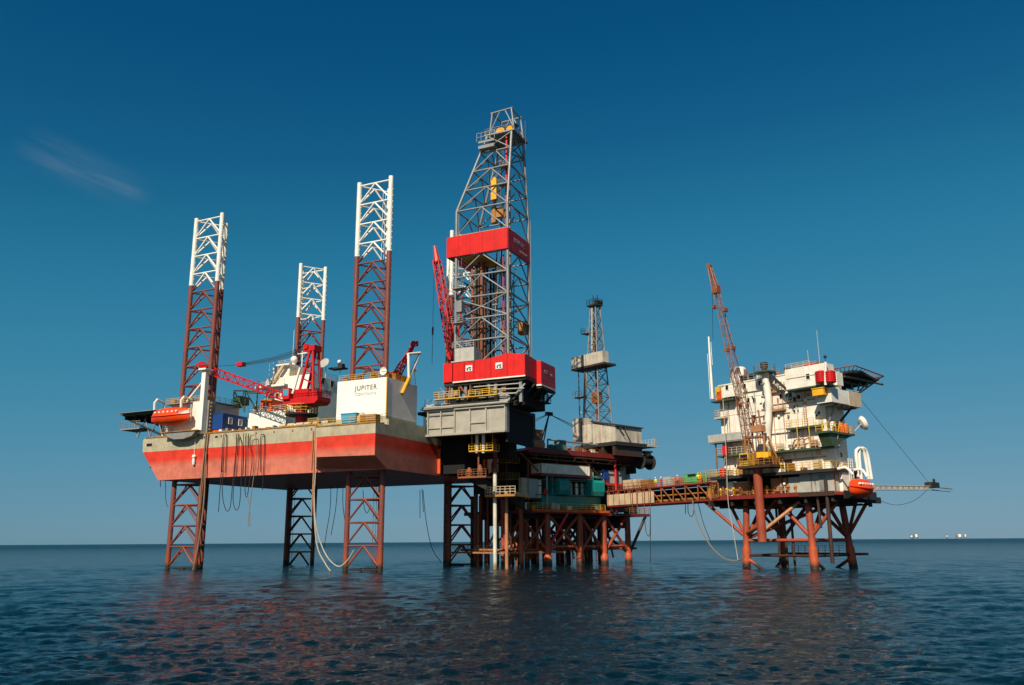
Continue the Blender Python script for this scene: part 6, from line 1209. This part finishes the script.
kc.add('boom', G().lattice((ku - 1, -1.8, ZD2 + 2.4), Ct(740, 392, v=-1.8), 1.0, 1.15, 6, .055, up=(0, 1, 0), rb=.035).lattice(Ct(740, 392, v=-1.8), km, 1.15, .75, 11, .055, up=(0, 1, 0), rb=.035), M['rust'])
kc.add('boom_head', G().lattice(km, kt, .9, .4, 4, .09, up=(0, 1, 0)).box(km[0] - .6, km[0] + .6, -2.3, -1.3, km[2] - .6, km[2] + .7).tube((kt[0], -2.1, kt[2]), (kt[0], -1.5, kt[2]), .4, 12), M['rust'])
for px, py in ((714.5, 307), (725.5, 310), (727, 350), (733, 348)): c_ = Ct(px, py, v=-1.8); kc.box('boom_clamp', c_[0] - .22, c_[0] + .22, -2.3, -1.3, c_[2] - .28, c_[2] + .28, M['rust'])
g1, g2 = Ct(745, 438, v=-2), Ct(764, 437, v=-2)
for x in (g1[0], g2[0]): kc.strut('gantry_leg', (x, -2.4, ZD2 + 1.3), (x + .15, -2.2, g1[2]), .16, M['ochre']); kc.strut('gantry_leg', (x + 1.4, -.4, ZD2 + 1.3), (x + .15, -1.2, g1[2]), .16, M['ochre'])
kc.strut('gantry_beam', (g1[0], -2, g1[2]), (g2[0] + .2, -2, g2[2]), .2, M['rust']); kc.add('gantry_box', G().box(*(lambda c: (c[0] - 1, c[0] + .9, -2.8, -1.6, c[2] - .8, c[2] + .2))(Ct(759, 427, v=-2))), M['rust_light'])
kc.strut('gantry_leg', Ct(764, 440, v=-2), Ct(758, 410, v=-2), .12, M['rust']); kc.strut('gantry_leg', Ct(753, 438, v=-2), Ct(752, 415, v=-2), .1, M['rust'])
for px, py in ((760, 455), (766, 455)): c_ = Ct(px, py, v=-3); kc.box('counterweight', c_[0] - .5, c_[0] + .5, -3.2, -2.4, c_[2] - .4, c_[2] + .45, M['bright_orange_yellow'])
kc.add('luffing_lines', G().tube(km, Ct(757, 428, v=-2), .04, 4).tube(Ct(712, 282, v=-1.8), Ct(713, 340, v=-1.8), .035, 4), M['rubber'])
# ---- lifeboat and davits
lb = Ct(861.5, 499.5, u=2.6)
lifeboat(FC, 'orange lifeboat hung on white davits at the right deck corner of the white building', (2.6, lb[1] + .2, lb[2] + .2), 6.4, 2.4, 2.9, 'v', (M['orange'], M['crane_red']))
dv2 = Thing('davit_frame', 'tall white curved davit frame above the orange lifeboat', 'davit', FC, (.4, lb[1], ZD1 + .1))
for px in (859.5, 862.5):
    b_ = Ct(px, 470, u=.6)[1]; zt_ = Ct(px, 449, u=.6)[2]
    dv2.add('arch', G().path(spline([(.3, b_, ZD1 + .1), (.3, b_, zt_ - 1), (.4, b_ + .5, zt_), (.5, b_ + 1.3, zt_ + .1), (.6, b_ + 2.0, zt_ - .8), (.7, b_ + 2.3, ZD1 + 2.2)], 5), .24, 8), M['white_clean'], smooth=True)
dv2.add('ladder', G().rail([(.6, lb[1] + 1.0, ZD1 + .2), (.6, lb[1] + 2.2, ZD1 + .2)], 4.8, .06, .6, 12), M['white_clean'])
dv2.add('house', G().box(-1.6, .2, lb[1] - .4, lb[1] + 2.2, ZD1 + .1, ZD1 + 3.4).box(-1.6, .1, lb[1] + .4, lb[1] + 2.0, ZD1 + 3.4, ZD1 + 4.4), M['white']); dv2.add('fall_hook', G().path(spline([(.6, lb[1] - 2.2, ZD1 + 3.3), (1.8, lb[1] - 2.0, ZD1 + 3.4), (2.6, lb[1] - 1.8, ZD1 + 2.4)]), .2, 8).path(spline([(.6, lb[1] + 2.6, ZD1 + 3.4), (1.8, lb[1] + 2.5, ZD1 + 3.3), (2.6, lb[1] + 2.4, ZD1 + 2.2)]), .2, 8), M['white_clean'])
# ---- flare boom to the right
f0, f1 = Ct(872, 488.5, u=-1), Ct(952, 489.5, u=-1)
fb_ = Thing('outrigger_boom', 'long thin lattice boom reaching out to the right over open water', 'boom', FC, (-1, f0[1] - 3, f0[2]))
fb_.add('truss', G().lattice((-1, f0[1] - 4, f0[2]), (-1, f1[1] - 8, f1[2]), .7, .6, 26, .07), M['beige']); fb_.add('tip', G().tube((-1, f1[1] - 8.2, f1[2] + .2), (-1, f1[1], f1[2] + .1), .1).tube((-1, f1[1] - 8.2, f1[2] - .35), (-1, f1[1] - .8, f1[2] - .4), .08), M['mid_grey'])
fk = Ct(932, 486.5, u=-1); fb_.add('burner_head', G().box(-1.6, -.4, fk[1] - 1.4, fk[1] + 1.6, fk[2] - .2, fk[2] + .7).lathe((-1, fk[1] + 1, fk[2] + .7), [(.2, 0), (.25, .5), (.1, .7)], 8), M['dark'])
fb_.strut('stay', (-1, fk[1], fk[2]), (.9, vend - .3, 26.2), .03, M['rubber']); fb_.add('base', G().box(-2.2, .5, f0[1] - 5, f0[1] - 2, ZD1 + .1, f0[2] + .5), M['beige'])
hose([(870, 488), (880, 500), (897, 505), (915, 500), (927, 490)], 'thin hose sagging under the outrigger boom', 'rubber', .035, F=FC, u=-1, group='lines at the right platform')
# ---- lines on the left of the platform
hose([(692, 498), (697, 520), (708, 542), (722, 557), (736, 561), (745, 556)], 'grey mooring line sagging from the bridge to the left jacket leg', 'tan_hose', .10, F=FC, v=-.4, group='lines at the right platform')
hose([(723, 400), (726, 450), (728, 500), (733, 530), (738, 560)], 'long pale rope hanging from the top left balcony to the sea', 'rope', .06, F=FC, v=-1.9, group='lines at the right platform')
pcx.tube('deck_drain', (-1.6, 12.8, ZD1 - 1.8), (-1.6, 12.8, ZD1 - .3), .3, M['dark'])

# ================================================================== FAR AWAY
def far_platform(px, dist, label, w, kind):
    d = ray(px, 541); d = d / d[1] * dist * 1.45; F = Frame((d[0], d[1]), -30)
    T_ = Thing('far_platform', label, 'platform', F, (0, 0, 0), 'platforms on the horizon')
    for a_ in (-.4, .4):
        for b_ in (-.3, .3): T_.strut('leg', (w * a_, w * b_, -5), (w * a_, w * b_, 14), 1.2, M['dark_brown'])
    T_.box('deck', -w / 2, w / 2, -w * .4, w * .4, 14, 17, M['rust']); 
    T_.box('house', w * .02 if kind else -w * .3, w * .45, -w * .35, w * .3, 17.01, 36 if kind else 28, M['white_clean'])
    if kind < 2: T_.add('crane_mast', G().lattice((-w * .32, 0, 17), (-w * .4, 0, 38), 3, 1, 5, .6), M['dark_brown'])
    T_.box('store', -w * .45, -w * .1, -w * .3, w * .2, 17.01, 23, M['rust'])
far_platform(916, 4300, 'tiny pale platform on the horizon, left of the three', 30, 1)
far_platform(912, 4350, 'tiny dark platform beside the left pale one on the horizon', 14, 0)
far_platform(959, 4600, 'tiny pale platform on the horizon, middle of the group', 42, 1)
far_platform(965.5, 4700, 'tiny pale block on the horizon, rightmost', 18, 2)
far_platform(947.5, 4500, 'tiny dark mast platform on the horizon, left of the middle one', 8, 0)

# ================================================================== FITTINGS that make the places look worked in
rg = random.Random(5)
# building front: cable trays, down pipes, small boxes, lamps, vents, ladders
for px in (730, 757, 775, 785, 799, 808):
    c_ = Ct(px, 430, v=.9); ab.strut('down_pipe', (c_[0], .86, 18.1 + rg.uniform(0, 2)), (c_[0], .86, rg.uniform(24.5, 29.2)), .06, M[rg.choice(['rust_light', 'beige', 'mid_grey'])])
for py, x0, x1 in ((417, 748, 790), (404, 770, 815), (434, 770, 800), (392, 745, 762), (461, 775, 826)):
    a_, b_ = Ct(x0, py, v=.88), Ct(x1, py - (x1 - x0) * .09, v=.88); ab.strut('cable_tray', (a_[0], .86, (a_[2] + b_[2]) / 2), (b_[0], .86, (a_[2] + b_[2]) / 2), .07, M[rg.choice(['rust_light', 'mid_grey', 'beige'])])
for k in range(34):
    u_, z_ = rg.uniform(-19.3, UE - .6), rg.choice([16.2, 19.1, 20.2, 22.6, 23.4, 25.6, 26.3, 28.4]) + rg.uniform(-.4, .4); w2, h2 = rg.uniform(.2, .55), rg.uniform(.25, .7)
    ab.box('wall_box', u_ - w2 / 2, u_ + w2 / 2, .999 - rg.uniform(.2, .45), .997, z_ - h2 / 2, z_ + h2 / 2, M[rg.choice(['white_worn', 'beige', 'rust_light', 'mid_grey', 'white', 'dark', 'rust'])])
for k in range(14):
    u_, z_ = rg.uniform(-19, UE - .8), rg.choice([17.4, 20.8, 24.2, 27.0]); ab.add('wall_lamp', G().ball((u_, .75, z_), .13, 8).tube((u_, .75, z_), (u_, .999, z_ + .1), .04, 4), M['white_clean'] if k % 2 else M['dark'])
for px, z0_, z1_ in ((758, 18.3, 23.5), (806, 21.4, 26.4), (739, 24.5, 29.7)):
    c_ = Ct(px, 420, v=.8); g = G().tube((c_[0] - .22, .72, z0_), (c_[0] - .22, .72, z1_), .04, 4).tube((c_[0] + .22, .72, z0_), (c_[0] + .22, .72, z1_), .04, 4)
    for k in range(int((z1_ - z0_) / .35)): g.tube((c_[0] - .22, .72, z0_ + .2 + k * .35), (c_[0] + .22, .72, z0_ + .2 + k * .35), .03, 4)
    ab.add('wall_ladder', g, M['rust_light'])
for k in range(6):                              # things stowed on the balconies
    u_ = -11.2 + k * 2.0; ab.add('stowed_gear', G().box(u_, u_ + rg.uniform(.5, 1.1), .1, .8, 18.06, 18.06 + rg.uniform(.5, 1.3)), M[rg.choice(['rust_light', 'orange_box', 'beige', 'mid_grey', 'green', 'white'])])
for k in range(9):
    u_ = -20.5 + k * 2.2; pcx.add('deck_gear', G().box(u_, u_ + rg.uniform(.5, 1.3), -.5, .5, ZD2 + .16, ZD2 + .16 + rg.uniform(.5, 1.5)), M[rg.choice(['rust_light', 'ochre', 'white_worn', 'mid_grey', 'rust', 'beige', 'yellow'])])
for k in range(12):
    u_ = u0 + 3 + k * 1.25; pcx.add('deck_valve', G().lathe((u_, .35, ZD1 + .1), [(.14, 0), (.14, .5 + .4 * rg.random()), (.3, .6 + .4 * rg.random() + .4), (.1, 1.5)], 8), M[rg.choice(['ochre', 'rust', 'rust_light', 'yellow', 'mid_grey'])])
for k in range(5): pcx.strut('under_deck_pipe', (-22, 2 + k * 2.4, ZD1 - 1.5), (-1, 2 + k * 2.4, ZD1 - 1.5), .14, M['dark_brown'])
# side gallery ribs, roof clutter
for k in range(7):
    u_ = -18 + k * 1.7; ab.add('roof_gear', G().box(u_, u_ + rg.uniform(.3, .9), 1.6, 2.6, ZR + .18, ZR + .18 + rg.uniform(.3, 1.1)), M[rg.choice(['white_worn', 'rust_light', 'mid_grey', 'dark'])])
# old platform: deck clutter, pipe runs, extra piles and rails
for k in range(13):
    v_ = .4 + k * 1.45; pb.add('deck_gear', G().box(-.5 - rg.random(), -.1, v_, v_ + rg.uniform(.4, 1.1), 10.06, 10.06 + rg.uniform(.4, 1.1)), M[rg.choice(['rust_light', 'white_worn', 'teal', 'mid_grey', 'rust', 'yellow'])])
for k in range(16):
    v_ = .2 + k * 1.2; h2 = rg.uniform(.5, 1.8); pb.add('deck_gear', G().box(-2.2 - rg.random(), -1.2, v_, v_ + rg.uniform(.4, 1.0), UPZ + .56, UPZ + .56 + h2), M[rg.choice(['rust_light', 'dark', 'mid_grey', 'rust', 'dark_brown', 'ochre', 'white_worn'])])
for k in range(7): pb.strut('pipe_run', (-.3, 1 + k * .2, 12.2 + k * .55), (-.3 - .2 * (k % 3), 18, 12.2 + k * .55), .07, M[['rust', 'dark_brown', 'mid_grey'][k % 3]]) if k in (1, 4, 6) else None
for k in range(8): pb.strut('hanger', (-.2, 1.5 + k * 3.2, UPZ - .9), (-.2, 1.5 + k * 3.2, UPZ), .07, M['rust'])
pb.strut('edge_pipe', (.45, -.8, UPZ - .35), (.45, 27.4, UPZ - .35), .13, M['dark_brown']); pb.strut('edge_pipe', (.1, 0, UPZ - 1.0), (.1, 27, UPZ - 1.0), .1, M['rust'])
for k in range(14):
    u_, v_ = rg.uniform(-14, -1.5), rg.uniform(-3.5, 6); pb.strut('pile', (u_, v_, -6), (u_ + rg.uniform(-.3, .3), v_, ZL), rg.uniform(.16, .34), M[rg.choice(['jacket', 'jacket', 'rust', 'dark_brown'])])
for k in range(8):
    v_ = -2 + k * 3.6; pb.strut('jacket_brace', (-2.2, v_, 1.2), (-2.2 - rg.uniform(2, 6), v_ + rg.uniform(1, 3), ZL), .2, M[rg.choice(['jacket', 'rust', 'rust_light'])])
pb.strut('low_girder', (-2.2, -4, 2.9), (-2.2, 30, 2.9), .22, M['jacket']); pb.strut('low_girder', (-16, -4, 2.9), (-2.2, -4, 2.9), .22, M['rust_light'])
for k in range(9): pb.strut('landing_post', (-1.4, 8 + k * 1.6, .2), (-1.4, 8 + k * 1.6, 3.2), .08, M['bright_red' if k % 3 == 0 else 'dark_brown'])
# derrick: hoses, extra pipes and small platforms inside
for k in range(9):
    u_, v_ = rg.uniform(29.5, 38), rg.uniform(-4, 3); dk.strut('inner_pipe', (u_, v_, 34.3), (u_ + rg.uniform(-.5, .5), v_, rg.uniform(44, 53.5)), rg.uniform(.07, .15), M[rg.choice(['mid_grey', 'dark', 'rust', 'dark_brown'])])
for k, z in enumerate((38.1, 45.9, 49.8, 66.3, 70.0)):
    cs = corners(z); dk.add('girt_platform', G().box(cs[1][0] - 2.2, cs[1][0], cs[1][1] + .3, cs[1][1] + 1.3, z, z + .1).rail([(cs[1][0] - 2.2, cs[1][1] + .3, z + .1), (cs[1][0], cs[1][1] + .3, z + .1)], 1.0, .04, .8), M['mid_grey'])
dk.add('mud_hose', G().path(spline([(37.2, -3.5, 57), (36.4, -3.2, 50), (35.4, -2.4, 44), (34.7, -1.6, 48), (34.9, -.8, 58)]), .12, 6), M['rubber'], smooth=True)
for s_ in (0, 2): dk.strut('leg_ladder', Vector(corners(34)[s_]) + Vector((.35, .2, 0)), Vector(corners(62)[s_]) + Vector((.35, .2, 0)), .07, M['mid_grey'])
# cantilever and hull fittings
for k in range(15): hull.add('deck_gear', G().box(-13 + k * 1.5, -13 + k * 1.5 + rg.uniform(.3, .9), VF + .6, VF + 1.5, ZD + .05, ZD + .05 + rg.uniform(.2, .7)), M[rg.choice(['rust_light', 'white_worn', 'orange_box', 'mid_grey', 'ochre', 'beige'])])
for k in range(9): hull.add('hull_bracket', G().box(-22 + k * 3.9, -21.8 + k * 3.9, VF - .12, VF, 22.5, 22.8), M['rust'])

for k in range(16):
    u_, z_ = rg.uniform(28.4, 41.2), rg.choice([27.05, 28.3, 29.0]); df.box('floor_gear', u_, u_ + rg.uniform(.3, 1.1), -7.5, -6.7 + rg.random() * .5, z_, z_ + rg.uniform(.3, .85), M[rg.choice(['dark', 'mid_grey', 'rust', 'black', 'ochre', 'galv', 'dark_brown'])])
for k in range(7):
    u_ = rg.uniform(28.5, 39); df.strut('floor_pipe', (u_, -7.7, rg.uniform(26.9, 28)), (u_ + rg.uniform(-2.5, 2.5), -7.6, 29.8), rg.uniform(.06, .12), M[rg.choice(['dark', 'mid_grey', 'rust', 'black'])])
for k in range(8):
    u_ = 24.6 + k * 1.75; ca.box('top_gear', u_, u_ + rg.uniform(.4, 1.2), -7.0, -6.2, 26.27, 26.27 + rg.uniform(.25, .9), M[rg.choice(['dark', 'mid_grey', 'rust', 'grey', 'ochre'])])

for (u_, v_) in ((-1.2, -1.6), (-5.5, -2.2), (-3.4, 1.6)):
    pb.tube('leg', (u_, v_, -6), (u_, v_, 9.39 if v_ > -.4 else 12.5), .46, M['jacket'], n=14)
for a_, b_ in (((-1.2, -1.6, 2.4), (-.7, 4.4, 8.6)), ((-1.2, -1.6, 8.8), (-.7, 4.4, 2.6)), ((-5.5, -2.2, 2.2), (-1.2, -1.6, 8.8)), ((-5.5, -2.2, 8.8), (-1.2, -1.6, 2.2)), ((-3.4, 1.6, 2.4), (-.7, 4.4, 9)), ((-10, -3, 2.4), (-5.5, -2.2, 9))):
    pb.strut('jacket_brace', a_, b_, .22, M['jacket'])
